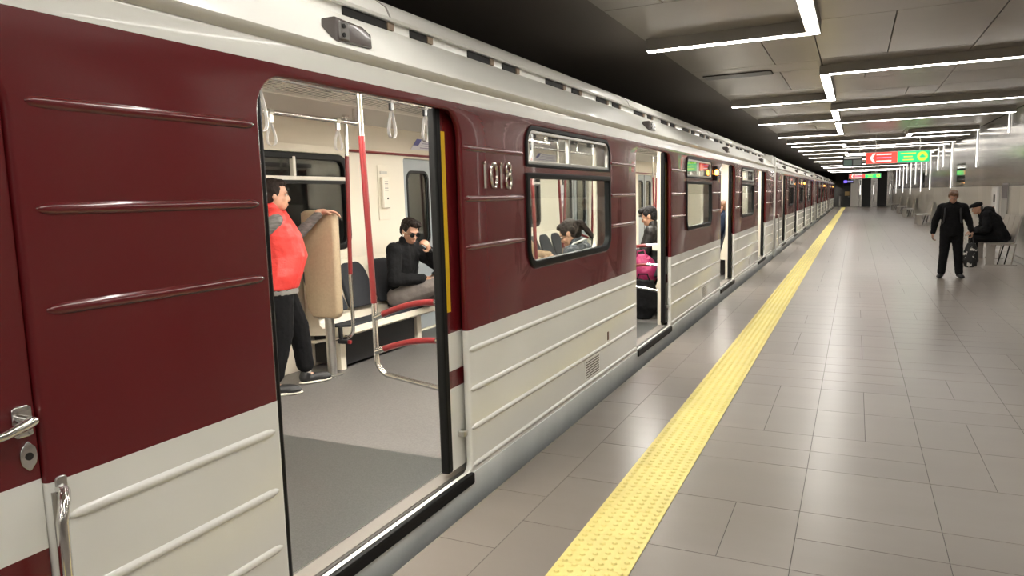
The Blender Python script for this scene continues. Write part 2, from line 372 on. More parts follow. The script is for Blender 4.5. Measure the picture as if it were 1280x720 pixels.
# far end of the platform
bm = B(); box(bm, PE - .1, XW + .2, YF, YF + .3, -1.3, 3.9); wall_far = tag(obj('wall_far', bm, dark_m), kind='structure')
for (x0, x1, mm, nm) in ((-1.75, -1.05, tunnel_m, 'end_panel'), (-.45, .25, wallbrush_m, 'end_panel'), (.25, .5, wallsteel_m, 'end_panel'), (1.25, 1.8, wallsteel_m, 'end_panel'), (2.6, 3.08, wallsteel_m, 'end_panel')):
    bm = B(); box(bm, x0, x1, YF - .12, YF, 0, 3.24); obj(nm, bm, mm, wall_far)
for x0, x1 in ((.5, 1.25), (1.8, 2.6)):
    bm = B(); box(bm, x0 + .01, x1 - .01, YF - .04, YF, 0, 3.0); obj('dark_opening', bm, black_m, wall_far)
for x, lb in ((.36, 'upright lamp beside the grey panel at platform end'), (1.5, 'upright lamp between the two dark openings at platform end'), (2.85, 'upright lamp between dark opening and steel wall at platform end')):
    t = thing('end_lamp', lb, 'lamp', (x, YF - .16, 0), 0, 'lamps at the platform end')
    bm = B(); box(bm, -.03, .03, -.02, .03, 0.5, 2.4); obj('housing', bm, housing_m, t)
    bm = B(); box(bm, -.022, .022, -.032, -.02, 1.1, 2.0); obj('diffuser', bm, emat('end_lamp_led', (1, .97, .92), 3), t)
# gate post and box at the platform end
t = thing('barrier_post', 'grey post beside the dark tunnel mouth', 'post', (-1.35, 75.2, 0)); bm = B(); tube(bm, [(0, 0, 0), (0, 0, 1.05)], .07); obj('post', bm, steel_m, t)
bm = B(); tube(bm, [(0, 0, 1.05), (0, 0, 1.10)], .085); obj('cap', bm, black_m, t)
t = thing('tunnel_door', 'dark service door with tan notice at tunnel mouth', 'door', (-.75, 75.75, 0))
bm = B(); box(bm, -.28, .28, -.03, .03, 0, 2.0); obj('leaf', bm, black_m, t)
bm = B(); box(bm, -.2, .2, -.045, -.03, 1.05, 1.45); obj('notice', bm, mat('tan_notice', (.30, .20, .08), .6), t)
bm = B(); tube(bm, [(.2, -.03, .95), (.2, -.09, .95), (.08, -.09, .95)], .012); obj('handle', bm, steel_m, t)

# hanging signs
red_m = emat('sign_red', (0.85, 0.075, 0.055), 0.95); green_m = emat('sign_green', (0.015, 0.52, 0.19), 0.95)
swhite_m = emat('sign_white', (1, .93, .90), 0.9); lime_m = emat('sign_lime', (0.60, 0.85, 0.05), 0.75); pink_m = emat('sign_pink', (.75, .30, .55), .7)
def wayfinding(label, x0, x1, y, z0, z1):
    W, H_ = x1 - x0, z1 - z0
    t = thing('hanging_sign', label, 'sign', ((x0 + x1) / 2, y, z0), 0, 'lit wayfinding signs')
    bm = B(); box(bm, -W / 2 - .02, W / 2 + .02, 0, .12, -.02, H_ + .02, .004); obj('case', bm, alu_m, t)
    for s in (-.35, .35):
        bm = B(); tube(bm, [(s * W, .06, H_), (s * W, .06, ZC - z0)], .014); obj('hanger', bm, steel_m, t)
    bm = B(); box(bm, -W / 2, 0, -.006, 0, 0, H_); obj('red_face', bm, red_m, t)
    bm = B(); box(bm, 0, W / 2, -.006, 0, 0, H_); obj('green_face', bm, green_m, t)
    h = H_ * .42; cx = -W / 2 + .10; cz = H_ / 2; q = H_ * .16
    bm = B(); v = [(cx, cz), (cx + h * .62, cz + h), (cx + h * .62 + q * 1.3, cz + h), (cx + q * 1.3, cz), (cx + h * .62 + q * 1.3, cz - h), (cx + h * .62, cz - h)]
    obj('arrow', slab_mesh(v, [], -.012, -.006, axis='y'), swhite_m, t)
    for k, (zz, ww) in enumerate(((.80, .24), (.50, .24), (.20, .24))):
        bm = B(); box(bm, -W * .25 - W * ww / 2 + .06, -W * .25 + W * ww / 2 + .06, -.012, -.006, H_ * zz - H_ * .055, H_ * zz + H_ * .055); obj('text_line', bm, swhite_m if k != 1 else pink_m, t)
    for zz, ww in ((.80, .24), (.50, .14), (.22, .17)):
        bm = B(); box(bm, W * .17 - W * ww / 2, W * .17 + W * ww / 2, -.012, -.006, H_ * zz - H_ * .05, H_ * zz + H_ * .05); obj('text_line', bm, lime_m, t)
    cx = W / 2 - H_ * .55; r = H_ * .42
    obj('symbol', slab_mesh([(cx + r * math.cos(2 * PI * k / 24), H_ / 2 + r * math.sin(2 * PI * k / 24)) for k in range(24)], [], -.012, -.006, axis='y'), lime_m, t)
    obj('symbol_arrow', slab_mesh([(cx - r * .62, cz - r * .15), (cx, cz + r * .5), (cx + r * .62, cz - r * .15), (cx + r * .35, cz - r * .3), (cx - r * .35, cz - r * .3)], [], -.017, -.012, axis='y'), green_m, t)
    return t
wayfinding('red and green lit sign hanging beside the black information screen', .26, 1.95, 25.0, 2.38, 2.71)
wayfinding('smaller looking red and green lit sign hanging beyond the black information screen', -.39, 1.35, 50.0, 2.29, 2.55)
t = thing('information_screen', 'black double information screen hanging from ceiling beside the sign', 'screen', (-.13, 26.5, 2.35))
bm = B(); box(bm, -.30, .30, -.06, .10, .0, .36, .01); obj('case', bm, black_m, t)
bm = B(); box(bm, -.26, -.02, -.066, -.06, .05, .22); obj('display', bm, emat('screen_dim', (.05, .085, .07), .5), t)
bm = B(); box(bm, .02, .26, -.066, -.06, .05, .22); obj('display', bm, emat('screen_dim2', (.09, .10, .09), .5), t)
bm = B(); box(bm, -.26, .26, -.066, -.06, .26, .32); obj('header_plate', bm, steel_m, t)
for s in (-.2, .2):
    bm = B(); tube(bm, [(s, .02, .36), (s, .02, ZC - 2.35)], .015); obj('hanger', bm, steel_m, t)
t = thing('exit_sign', 'small violet lit sign in front of the dark tunnel mouth', 'sign', (-.65, 74.5, 2.22))
bm = B(); box(bm, -.42, .42, 0, .08, 0, .27); obj('case', bm, black_m, t)
bm = B(); box(bm, -.40, -.12, -.005, 0, .03, .24); obj('symbol_panel', bm, emat('violet', (.20, .12, .95), 2.0), t)
bm = B(); box(bm, -.08, .38, -.005, 0, .06, .21); obj('text_panel', bm, emat('violet2', (.25, .24, .5), 1.0), t)
bm = B(); tube(bm, [(0, .04, .27), (0, .04, ZC - 2.22)], .015); obj('hanger', bm, steel_m, t)

# notices on the wall
t = thing('info_panel', 'white help point panel on steel wall behind the bench', 'panel', (XW, 21.0, .85))
bm = B(); box(bm, -.05, -.0005, -.35, .35, 0, .72, .006); obj('board', bm, mat('white_board', (.72, .71, .69), .4), t)
bm = B(); box(bm, -.058, -.05, -.12, .08, .36, .54); obj('screen', bm, black_m, t)
bm = B(); box(bm, -.056, -.05, -.1, .06, .14, .26); obj('button_plate', bm, mat('brown_plate', (.25, .12, .06), .5), t)
t = thing('wall_poster', 'grey framed notice beside the white help point panel', 'poster', (XW, 19.85, .82))
bm = B(); box(bm, -.02, -.0005, -.36, .36, 0, .83, .003); obj('frame', bm, mat('poster_grey', (.22, .21, .20), .5), t)
bm = B(); box(bm, -.026, -.02, -.33, .33, .50, .80); obj('print', bm, mat('poster_dark', (.06, .045, .06), .5), t)
bm = B(); box(bm, -.026, -.02, -.33, .33, .05, .46); obj('print', bm, mat('poster_light', (.30, .29, .28), .5), t)

# ================================================================== THE TRAIN
CX = -3.20                       # centre line of the cars; near side of the body at CX + 1.35
P = 4.70                         # door spacing
DC = [2.60 + P * k for k in range(4)]          # door centres (car coordinates)
WC = [4.95 + P * k for k in range(3)]          # window centres
DW = .70                                        # half width of a door opening in the skin
Y0, Y1 = .30, 19.10
def rib_mesh(L, m, nm='rib'):
    b = B(); n = 7; prof = [(-.016, 0), (-.011, .0070), (-.004, .0105), (.004, .0105), (.011, .0070), (.016, 0)]
    st = [(0, .25), (.015, .75), (.04, 1), (L - .04, 1), (L - .015, .75), (L, .25)]; rows = []
    for y, k in st: rows.append([b.verts.new((h * k, y, z * k)) for z, h in prof])
    for a, c in zip(rows, rows[1:]):
        for i in range(5): b.faces.new((a[i], a[i + 1], c[i + 1], c[i]))
    b.faces.new(rows[0]); b.faces.new(rows[-1][::-1])
    bmesh.ops.recalc_face_normals(b, faces=b.faces)
    me = bpy.data.meshes.new(nm); b.to_mesh(me); b.free(); me.materials.append(m)
    for p in me.polygons: p.use_smooth = True
    return me
RIBS = {}
def rib(car, y0, y1, z):
    mm = maroon_m if z > .9 else white_m; k = (round(y1 - y0, 3), mm.name)
    if k not in RIBS: RIBS[k] = rib_mesh(y1 - y0, mm)
    o = link('rib', RIBS[k], None, car); o.location = (1.3497, y0, z)
WIN = {}
def car_window(car, yc, part_name='window', dark=False):
    """hopper above, big pane below; built once and shared"""
    if 'n' not in WIN:
        h = .85
        WIN['n'] = True
        f = ring('window', rrect(-h, h, 1.155, 1.762, (.13, .13, .02, .02)), rrect(-h + .046, h - .046, 1.203, 1.724, (.09, .09, .01, .01)), 1.315, 1.362, rubber_m, car, .008)
        g_ = slab('pane', rrect(-h + .035, h - .035, 1.193, 1.735, (.09, .09, .01, .01)), [], 1.336, 1.341, glass_m, f); g_['label'] = 'clear window pane'
        u = ring('hopper_window', rrect(-h, h, 1.796, 2.055, (.015, .015, .12, .12)), rrect(-h + .030, h - .030, 1.815, 2.026, (.01, .01, .095, .095)), 1.315, 1.360, rubber_m, car, .006)
        ring('hopper_frame', rrect(-h + .029, h - .029, 1.814, 2.027, (.01, .01, .095, .095)), rrect(-h + .055, h - .055, 1.836, 2.006, (.006, .006, .075, .075)), 1.325, 1.352, alu_m, u, .003)
        bm = B(); box(bm, 1.325, 1.352, -.10 + .0, -.065, 1.832, 2.008); obj('mullion', bm, alu_m, u)
        slab('pane', rrect(-h + .05, h - .05, 1.83, 2.01, (.01, .01, .075, .075)), [], 1.334, 1.338, darkglass_m, u)
        for yy in (-.66, -.27, .12, .52):
            bm = B(); box(bm, 1.285, 1.322, yy - .055, yy + .055, 1.985, 2.02, .004); obj('latch', bm, black_m, u)
        WIN['f'] = f; WIN['u'] = u
        f.location = (0, yc, 0); u.location = (0, yc, 0)
    else:
        for k in ('f', 'u'):
            c = copy_tree(WIN[k], car); c.location = (0, yc, 0)
def build_shell(cab):
    car = thing('metro_car', 'x', 'train car', (CX, 0, 0))
    ya = -.60 if cab else Y0
    # near side skin with door and window openings
    holes = [rrect(c - DW, c + DW, .13, 2.050, (.05, .05, .13, .13)) for c in DC]
    holes += [rrect(c - .845, c + .845, 1.16, 2.05, (.12, .12, .12, .12)) for c in WC]
    if cab: holes.append(rrect(.32, 1.074, .03, 1.97, (.05, .05, .12, .12)))
    slab('side_skin', rrect(ya, Y1, .10, 2.178, 0), holes, 1.31, 1.35, body_m, car, .015)
    # strip of skin between the two window openings
    for c in WC:
        bm = B(); box(bm, 1.318, 1.3515, c - .86, c + .86, 1.758, 1.800); obj('window_rail', bm, maroon_m, car)
    # ribs
    for k in range(-1, 4):
        a = (1.12 if cab else .42) if k < 0 else DC[k] + DW + .012; b_ = 19.0 if k == 3 else DC[k + 1] - DW - .03
        if k < 0 and not cab: a = .42
        for z in (.80, .58, .367, .158): rib(car, a, b_, z)
        for z in (1.873, 1.607, 1.350):
            if k in (-1, 3): rib(car, a, b_, z)
            else: rib(car, a, WC[k] - .875, z); rib(car, WC[k] + .875, b_, z)
    # skirt, roof
    bm = B(); prism_y(bm, [(1.345, .124), (1.3525, .118), (1.352, .03), (1.343, -.06), (1.325, -.14), (1.25, -.30), (1.20, -.30), (1.20, .124)], ya, Y1); obj('skirt', bm, skirt_m, car, True)
    bm = B(); prism_y(bm, [(1.32, 2.165), (1.345, 2.172), (1.378, 2.190), (1.385, 2.203), (1.375, 2.218), (1.345, 2.243), (1.29, 2.300), (1.20, 2.375), (1.095, 2.440), (1.06, 2.455), (1.06, 2.40), (1.2, 2.30), (1.30, 2.2)], ya, Y1); obj('roof_edge', bm, roof_m, car, True)
    bm = B(); prism_y(bm, [(1.075, 2.43), (1.075, 2.50), (1.0, 2.5), (1.0, 2.43)], ya, Y1); obj('roof_slot_strip', bm, roof_m, car)
    bm = B(); prism_y(bm, [(1.06, 2.492), (1.105, 2.488), (1.112, 2.50), (1.09, 2.548), (1.02, 2.60), (.80, 2.645), (.4, 2.67), (-.4, 2.67), (-.9, 2.62), (-1.2, 2.45), (-1.35, 2.2), (-1.35, 2.17), (-1.30, 2.17), (-1.15, 2.42), (-.4, 2.60), (.4, 2.60), (.9, 2.55)], ya, Y1); obj('roof', bm, roof_m, car, True)
    y = .9; k = 0
    while y < Y1 - .6:
        L = (.16, .28, .2, .34)[k % 4]
        bm = B(); box(bm, 1.06, 1.083, y, y + L, 2.446, 2.486); o = obj('roof_slot', bm, dark_m, car)
        bm = B(); box(bm, 1.075, 1.090, y + L, y + L + .05, 2.448, 2.484); obj('slot_bracket', bm, tan_m, o)
        y += (.62, .47, .74, .55)[k % 4]; k += 1
    for yy in (3.05, 7.2, 11.6, 15.8):
        bm = B(); prism_y(bm, [(1.1145, 2.50), (1.0925, 2.5495), (1.022, 2.602), (1.02, 2.60), (1.09, 2.548), (1.112, 2.50)], yy, yy + .012); obj('roof_seam', bm, housing_m, car)
    # marker lamps on the roof edge
    for c in DC:
        y = c - .29
        bm = B(); v = [(0, 0), (.23, .012), (.225, .065), (.17, .088), (.0, .095)]
        me = slab_mesh([(y + a, 2.222 + b_) for a, b_ in v], [], 1.295, 1.375, .012); o = obj('marker_lamp', me, mat('lamp_grey', (.12, .10, .095), .25, 0, .3), car, True)
        bm = B(); box(bm, 1.37, 1.380, y + .012, y + .075, 2.232, 2.305, .006); o2 = obj('lamp_base', bm, mat('lamp_base', (.16, .15, .14), .35, .6), o)
        bm = B(); tube(bm, [(1.378, y + .035, 2.252), (1.384, y + .035, 2.252)], .009); tube(bm, [(1.378, y + .035, 2.285), (1.384, y + .035, 2.285)], .009); obj('screw', bm, dark_m, o)
    # amber signal lamp beside the middle window
    bm = B(); box(bm, 1.345, 1.405, 10.62, 10.70, 1.78, 1.99, .015, 2); o = obj('signal_lamp', bm, black_m, car)
    bm = B(); box(bm, 1.372, 1.412, 10.612, 10.70, 1.86, 1.935, .012, 2); obj('amber_lens', bm, amber_m, o)
    # windows
    for c in WC: car_window(car, c)
    # doors: leaves pushed into the pockets, rubber edges, threshold, step
    for k, c in enumerate(DC):
        pk = .115 if (k == 0 and cab) else .03
        for s in (-1, 1):
            p_ = pk if s > 0 else .012
            a, b_ = sorted((c + s * (DW - p_), c + s * (DW + .50)))
            bm = B(); box(bm, 1.262, 1.292, a, b_, .16, 2.10); lf = obj('door_leaf', bm, leaf_m, car)
            e0 = c + s * (DW - p_); a, b_ = sorted((e0, e0 - s * .055))
            bm = B(); box(bm, 1.252, 1.302, a, b_, .16, 2.06, .012, 2); obj('rubber_edge', bm, rubber_m, lf)
            if s > 0:
                a = e0 + .006
                bm = B(); box(bm, 1.292, 1.2945, a, a + .036, 1.02, 1.95); obj('yellow_strip', bm, yellow_m, lf)
                bm = B(); box(bm, 1.292, 1.335, c + DW - .045, c + DW - .008, .33, .365, .004); obj('door_stop', bm, steel_m, lf)
            # cream reveal of the door opening
            a, b_ = sorted((c + s * (DW - (.0 if pk > .1 and s > 0 else .03)), c + s * (DW + .03)))
            bm = B(); box(bm, 1.205, 1.245, a, b_, .13, 2.148); obj('door_reveal', bm, lining_m, car)
        bm = B(); box(bm, 1.22, 1.30, c - DW - .02, c + DW + .02, .10, .136); obj('threshold', bm, sill_m, car)
        bm = B(); box(bm, 1.30, 1.368, c - DW + .0, c + DW + .0, .062, .128, .012, 2); o = obj('door_step', bm, rubber_m, car)
        bm = B(); box(bm, 1.302, 1.318, c - DW + .02, c + DW - .02, .128, .134); obj('step_tread', bm, mat('worn_tread', (.05, .045, .04), .5), o)
        bm = B(); box(bm, 1.20, 1.31, c - DW - .03, c + DW + .03, 2.105, 2.16); obj('door_header', bm, mat('header_dark', (.045, .03, .028), .4), car)
    # vent, slot and small marks on the lower side
    for q in range(3):
        yv = 5.12 + P * q
        bm = B(); box(bm, 1.346, 1.3515, yv, yv + .36, .185, .345, .002); v = obj('side_vent', bm, white_m, car)
        for j in range(7):
            bm = B(); box(bm, 1.3512, 1.3528, yv + .03, yv + .34, .20 + j * .02, .207 + j * .02); obj('louvre_shade', bm, mat('vent_shadow', (.10, .08, .06), .7), v)  # dark strips paint the shade between the vent slats
    bm = B(); box(bm, 1.349, 1.3535, 5.69, 5.72, .40, .47); obj('side_slot', bm, mat('rusty_slot', (.12, .06, .03), .7), car)
    for yy, zz in ((3.55, -.01), (4.05, -.015)):
        bm = B(); tube(bm, [(1.325, yy, zz + .02), (1.345, yy, zz + .02)], .014, 8); obj('bolt', bm, dark_m, car)
    # ---------------- inside
    bm = B(); box(bm, -1.27, 1.30, ya, Y1, .05, .1290); obj('car_floor', bm, carfloor_m, car)
    for c in DC:
        bm = B(); box(bm, -1.20, 1.235, c - .82, c + .80, .1290, .1305); obj('entrance_mat', bm, mat_m, car)
    holes = [rrect(c - DW - .0, c + DW + .0, .131, 2.148, (0, 0, .05, .05)) for c in DC] + [rrect(c - .83, c + .83, 1.17, 2.04, (.1, .1, .1, .1)) for c in WC]
    slab('near_lining', rrect(ya, Y1, .12, 2.16, 0), holes, 1.205, 1.245, lining_m, car, .012)
    holes = [rrect(c - DW + .03, c + DW - .03, .131, 2.07, (0, 0, .03, .03)) for c in DC] + [rrect(c - .70, c + .70, 1.16, 2.06, (.12, .12, .12, .12)) for c in WC]
    slab('far_lining', rrect(ya, Y1, .12, 2.16, 0), holes, -1.30, -1.24, lining_m, car, .012)
    bm = B(); box(bm, -1.35, -1.345, ya, Y1, -.2, 1.0); obj('far_skin', bm, body_m, car)
    for c in WC:
        f = ring('far_window', rrect(c - .72, c + .72, 1.165, 2.055, (.13, .13, .13, .13)), rrect(c - .65, c + .65, 1.22, 2.0, (.10, .10, .10, .10)), -1.275, -1.228, rubber_m, car, .008)
        bm = B(); box(bm, -1.268, -1.222, c - .70, c + .70, 1.815, 1.85, .004); obj('transom', bm, mat('cream_transom', (.72, .68, .6), .35), f)
        bm = B(); box(bm, -1.268, -1.222, c - .05, c - .015, 1.85, 2.02, .004); obj('mullion', bm, mat('cream_transom', (.72, .68, .6), .35), f)
        bm = B(); box(bm, -1.268, -1.226, c - .65, c + .65, 1.785, 1.815); obj('gasket', bm, rubber_m, f)
        bm = B(); box(bm, -1.262, -1.257, c - .68, c + .68, 1.2, 2.02); obj('pane', bm, glass_m, f)
    for c in DC:
        for s in (-1, 1):
            a, b_ = sorted((c + s * .012, c + s * .68))
            lf = slab('far_door_leaf', rrect(a, b_, .14, 2.075, .01), [rrect(a + .14, b_ - .10, 1.12, 1.93, .09)], -1.318, -1.29, bluegrey_m, car, .006)
            ring('door_window_gasket', rrect(a + .125, b_ - .085, 1.105, 1.945, .10), rrect(a + .155, b_ - .115, 1.135, 1.915, .08), -1.296, -1.284, rubber_m, lf, .003)
            bm = B(); box(bm, -1.308, -1.304, a + .13, b_ - .09, 1.11, 1.94); obj('door_pane', bm, glass_m, lf)
        bm = B(); box(bm, -1.315, -1.287, c - .0125, c + .0125, .14, 2.07); obj('door_seal', bm, rubber_m, car)
        bm = B(); tube(bm, [(-1.222, c - 1.62, 2.105), (-1.222, c + .9, 2.105)], .014, 8); obj('red_door_rail', bm, redrail_m, car, True)
    # ceiling: cove, flat, grille
    for s in (-1, 1):
        cove = [(-1.27, 2.07), (-1.245, 2.10), (-1.235, 2.16), (-1.19, 2.235), (-1.11, 2.29), (-.98, 2.32), (-.98, 2.345), (-1.12, 2.32), (-1.22, 2.26), (-1.28, 2.16)]
        bm = B(); prism_y(bm, [(s * -x, z) for x, z in cove], ya, Y1); obj('cove', bm, lining_m, car, True)
        bm = B(); q = sorted((s * .20, s * 1.0)); box(bm, q[0], q[1], ya, Y1, 2.325, 2.35); obj('ceiling_strip', bm, greyceil_m, car)
        bm = B(); q = sorted((s * .17, s * .215)); box(bm, q[0], q[1], ya + .2, Y1 - .2, 2.318, 2.33); obj('white_trim', bm, grille_m, car)
    bm = B(); box(bm, .62, .72, ya + .2, Y1 - .2, 2.319, 2.326); obj('light_line', bm, carled_m, car)
    bm = B(); box(bm, -.2, .2, ya, Y1, 2.345, 2.36); obj('grille_back', bm, dark_m, car)
    for j in range(8):
        x = -.150 + j * .043
        bm = B(); box(bm, x - .010, x + .010, ya, Y1, 2.320, 2.3225); obj('grille_slat', bm, grille_m, car)
    gb = B(); box(gb, -.17, .17, 0, .022, 2.3185, 2.326); gme = bpy.data.meshes.new('grille_bar'); bmesh.ops.recalc_face_normals(gb, faces=gb.faces); gb.to_mesh(gme); gb.free(); gme.materials.append(grille_m)
    y = ya + .3
    while y < Y1 - .2:
        for q in (0, .07): o = link('grille_bar', gme, None, car); o.location = (0, y + q, 0)
        y += .62
    for yy in (ya, Y1 - .06):
        bm = B(); box(bm, -1.28, 1.28, yy + .001, yy + .059, .13, 2.37); obj('end_bulkhead', bm, lining_m, car)
    # car ends: pale corner posts
    for yy, s in ((ya, -1), (Y1, 1)):
        a, b_ = sorted((yy - s * .04, yy + s * .11))
        bm = B(); box(bm, -1.33, 1.33, a, b_, -.1, 2.5, .05, 3); obj('end_fairing', bm, mat('end_cream', CREAM, .3, 0, .3), car, True)
        if not cab or s > 0:
            bm = B(); x = 1.40
            tube(bm, [(1.34, yy - s * .14, 1.02), (x, yy - s * .14, 1.0), (x, yy - s * .14, .9), (x, yy - s * .14, .3), (x, yy - s * .14, .2), (1.34, yy - s * .14, .18)], .017, 8); obj('corner_grab_rail', bm, steel_m, car, True)
    bm = B(); tube(bm, [(-.3, Y1 + .1, .0), (-.3, Y1 + .5, .0)], .1); obj('coupler', bm, dark_m, car)
    for yb in (3.6, 15.8):
        bm = B(); box(bm, -1.05, 1.05, yb - 1.3, yb + 1.3, -1.0, -.35, .05); bg = obj('bogie', bm, dark_m, car)
        for q in (-1, 1):
            for s in (-1, 1):
                bm = B(); tube(bm, [(s * .70, yb + q * .95, -.72), (s * .85, yb + q * .95, -.72)], .42, 20); obj('wheel', bm, steel_m, bg)
    return car

# ---- cars behind the first one
car2 = build_shell(False)
for k in range(3):
    c = car2 if k == 0 else copy_tree(car2)
    c.location = (CX, 19.55 * (k + 1), 0)
    c['label'] = ['second metro car, directly coupled to the car numbered 1018', 'third metro car down the platform, between two look-alike cars', 'last metro car, its end beside the dark tunnel mouth'][k]
    c['group'] = 'maroon and white metro cars'
RIBS.clear(); WIN.clear()
# ---- first car, with the cab door, the number and the furnished saloon
car = build_shell(True)
car['label'] = 'maroon and white metro car numbered 1018 with its doors open'; car['group'] = 'maroon and white metro cars'
# cab door
bm = B(); cdr = slab('cab_door', rrect(.322, 1.073, .032, 1.968, (.04, .04, .11, .11)), [rrect(.45, .86, 1.15, 1.82, .08)], 1.300, 1.335, cabdoor_m, car, .006)
ring('window_gasket', rrect(.435, .875, 1.135, 1.835, .09), rrect(.465, .845, 1.165, 1.805, .07), 1.3100, 1.3450, rubber_m, cdr, .005)
bm = B(); box(bm, 1.3180, 1.3220, .45, .86, 1.15, 1.82); obj('pane', bm, glass_m, cdr)
bm = B(); box(bm, 1.20, 1.245, .2, 1.2, .1, 2.1); obj('cab_partition', bm, dark_m, car)
hd = slab('handle_plate', rrect(1.012, 1.060, 1.042, 1.122, .012), [], 1.335, 1.345, chrome_m, cdr, .003)
bm = B(); tube(bm, [(1.345, 1.036, 1.085), (1.372, 1.036, 1.085)], .015, 12); obj('spindle', bm, chrome_m, hd, True)
bm = B(); tube(bm, [(1.372, 1.048, 1.085), (1.380, 1.026, 1.083), (1.380, .975, 1.070), (1.380, .905, 1.065), (1.372, .88, 1.063)], [.012, .014, .011, .010, .009], 12); obj('lever', bm, chrome_m, hd, True)
for yy, zz in ((1.020, 1.050), (1.052, 1.050), (1.020, 1.114), (1.052, 1.114)):
    bm = B(); tube(bm, [(1.343, yy, zz), (1.3475, yy, zz)], .005, 8); obj('screw', bm, steel_m, hd)
kp = slab('keyhole_plate', [(1.044 + .021 * math.cos(a) * (1 if abs(math.sin(a)) < .6 else .7), .990 + .038 * math.sin(a)) for a in [2 * PI * i / 20 for i in range(20)]], [], 1.335, 1.341, chrome_m, cdr, .002)
bm = B(); tube(bm, [(1.340, 1.044, .990), (1.3425, 1.044, .990)], .010, 12); obj('keyhole', bm, dark_m, kp)
# grab rail by the cab door
bm = B(); tube(bm, [(1.35, 1.105, .885), (1.375, 1.10, .882), (1.405, 1.078, .86), (1.412, 1.065, .82), (1.412, 1.062, .70), (1.412, 1.062, .2)], .0145, 12); gr = obj('cab_grab_rail', bm, chrome_m, car, True)
slab('rail_foot', rrect(1.092, 1.122, .862, .918, .01), [], 1.35, 1.358, steel_m, gr, .003)
bm = B(); box(bm, 1.345, 1.353, 1.082, 1.094, .12, .88); obj('edge_strip', bm, mat('edge_grey', (.33, .31, .28), .5), car)
# fleet number 1018
def digit(kind, yc):
    z0, z1 = 1.662, 1.806; zm = (z0 + z1) / 2; b = B()
    if kind == '1': tube(b, [(1.356, yc, z0), (1.356, yc, z1)], .0105, 8); tube(b, [(1.356, yc, z1), (1.356, yc - .014, z1 - .008)], .008, 8)
    elif kind == '0':
        p = [(1.356, yc + .036 * math.cos(a), zm + .064 * math.sin(a) * (1 + .12 * abs(math.cos(a)))) for a in [2 * PI * i / 28 for i in range(29)]]; tube(b, p, .0105, 8, False)
    else:
        for cz, ry, rz in ((z0 + .040, .034, .040), (z1 - .032, .029, .031)):
            tube(b, [(1.356, yc + ry * math.cos(a), cz + rz * math.sin(a)) for a in [2 * PI * i / 24 for i in range(25)]], .0102, 8, False)
    return obj('digit', b, mat('number_chrome', (.72, .68, .62), .18, 1.0), car, True)
for k_, yc in (('1', 3.545), ('0', 3.655), ('1', 3.745), ('8', 3.845)): digit(k_, yc)['label'] = 'chrome digit ' + k_

# ================================================================== SALOON FITTINGS OF THE FIRST CAR
FZ = .13
def seat_pad_mesh():
    """one upholstered backrest, wide at the shoulders, built flat then leaned back"""
    b = slab_mesh(rrect(-.215, .215, 0, .42, (.03, .03, .12, .12)), [], 0, .05, .018)
    for v in b.verts:
        k = v.co.z / .40
        v.co.y *= 1.0 - .12 * k
        v.co.x -= .16 * k
    me = bpy.data.meshes.new('backrest_pad'); bmesh.ops.recalc_face_normals(b, faces=b.faces); b.to_mesh(me); b.free(); me.materials.append(seat_m)
    for p in me.polygons: p.use_smooth = True
    return me
PAD = seat_pad_mesh()
def bench(label, side, y0, y1, n, group, pads=None):
    """side -1: along the far wall (faces +x); side 1: along the near wall"""
    L = y1 - y0
    t = thing('bench_seat', label, 'bench', (CX + side * 1.235, (y0 + y1) / 2, FZ), 0 if side < 0 else PI, group)
    h = L / 2     # local: +x into the aisle
    bm = B(); prism_y(bm, [(.012, .30), (.06, .30), (.52, .335), (.545, .355), (.54, .385), (.50, .40), (.20, .372), (.17, .40), (.035, .93), (.012, .95)], -h, h); obj('shell', bm, cream2_m, t, True)
    bm = B(); prism_y(bm, [(.20, .374), (.50, .402), (.49, .418), (.21, .392)], -h + .03, h - .03); obj('seat_cushion', bm, seat_m, t)
    bm = B(); box(bm, .012, .34, -h + .1, h - .28, .03, .30); obj('heater_box', bm, black_m, t)
    bm = B(); box(bm, .30, .36, h - .26, h - .18, 0, .32); obj('support_leg', bm, cream2_m, t)
    bm = B(); box(bm, .30, .36, -h + .03, -h + .10, 0, .32); obj('support_leg', bm, cream2_m, t)
    for q in (pads or [y0 + L * (i + .5) / n for i in range(n)]):
        o = link('backrest_pad', PAD, None, t); o.location = (.165, (q - (y0 + y1) / 2) * (1 if side < 0 else -1), .49)
    return t
bench('cream bench with charcoal backrests under the dark window by the wheelchair pad', -1, 4.935, 6.46, 3, 'car benches', [5.09, 5.56, 6.03])
bench('long cream bench with charcoal backrests beyond the blue grey doors', -1, 8.20, 11.05, 6, 'car benches')
bench('cream bench against the platform side wall below window', 1, 4.62, 6.46, 4, 'car benches')
bench('cream bench against the platform side wall beyond the second open door', 1, 8.48, 11.05, 6, 'car benches')

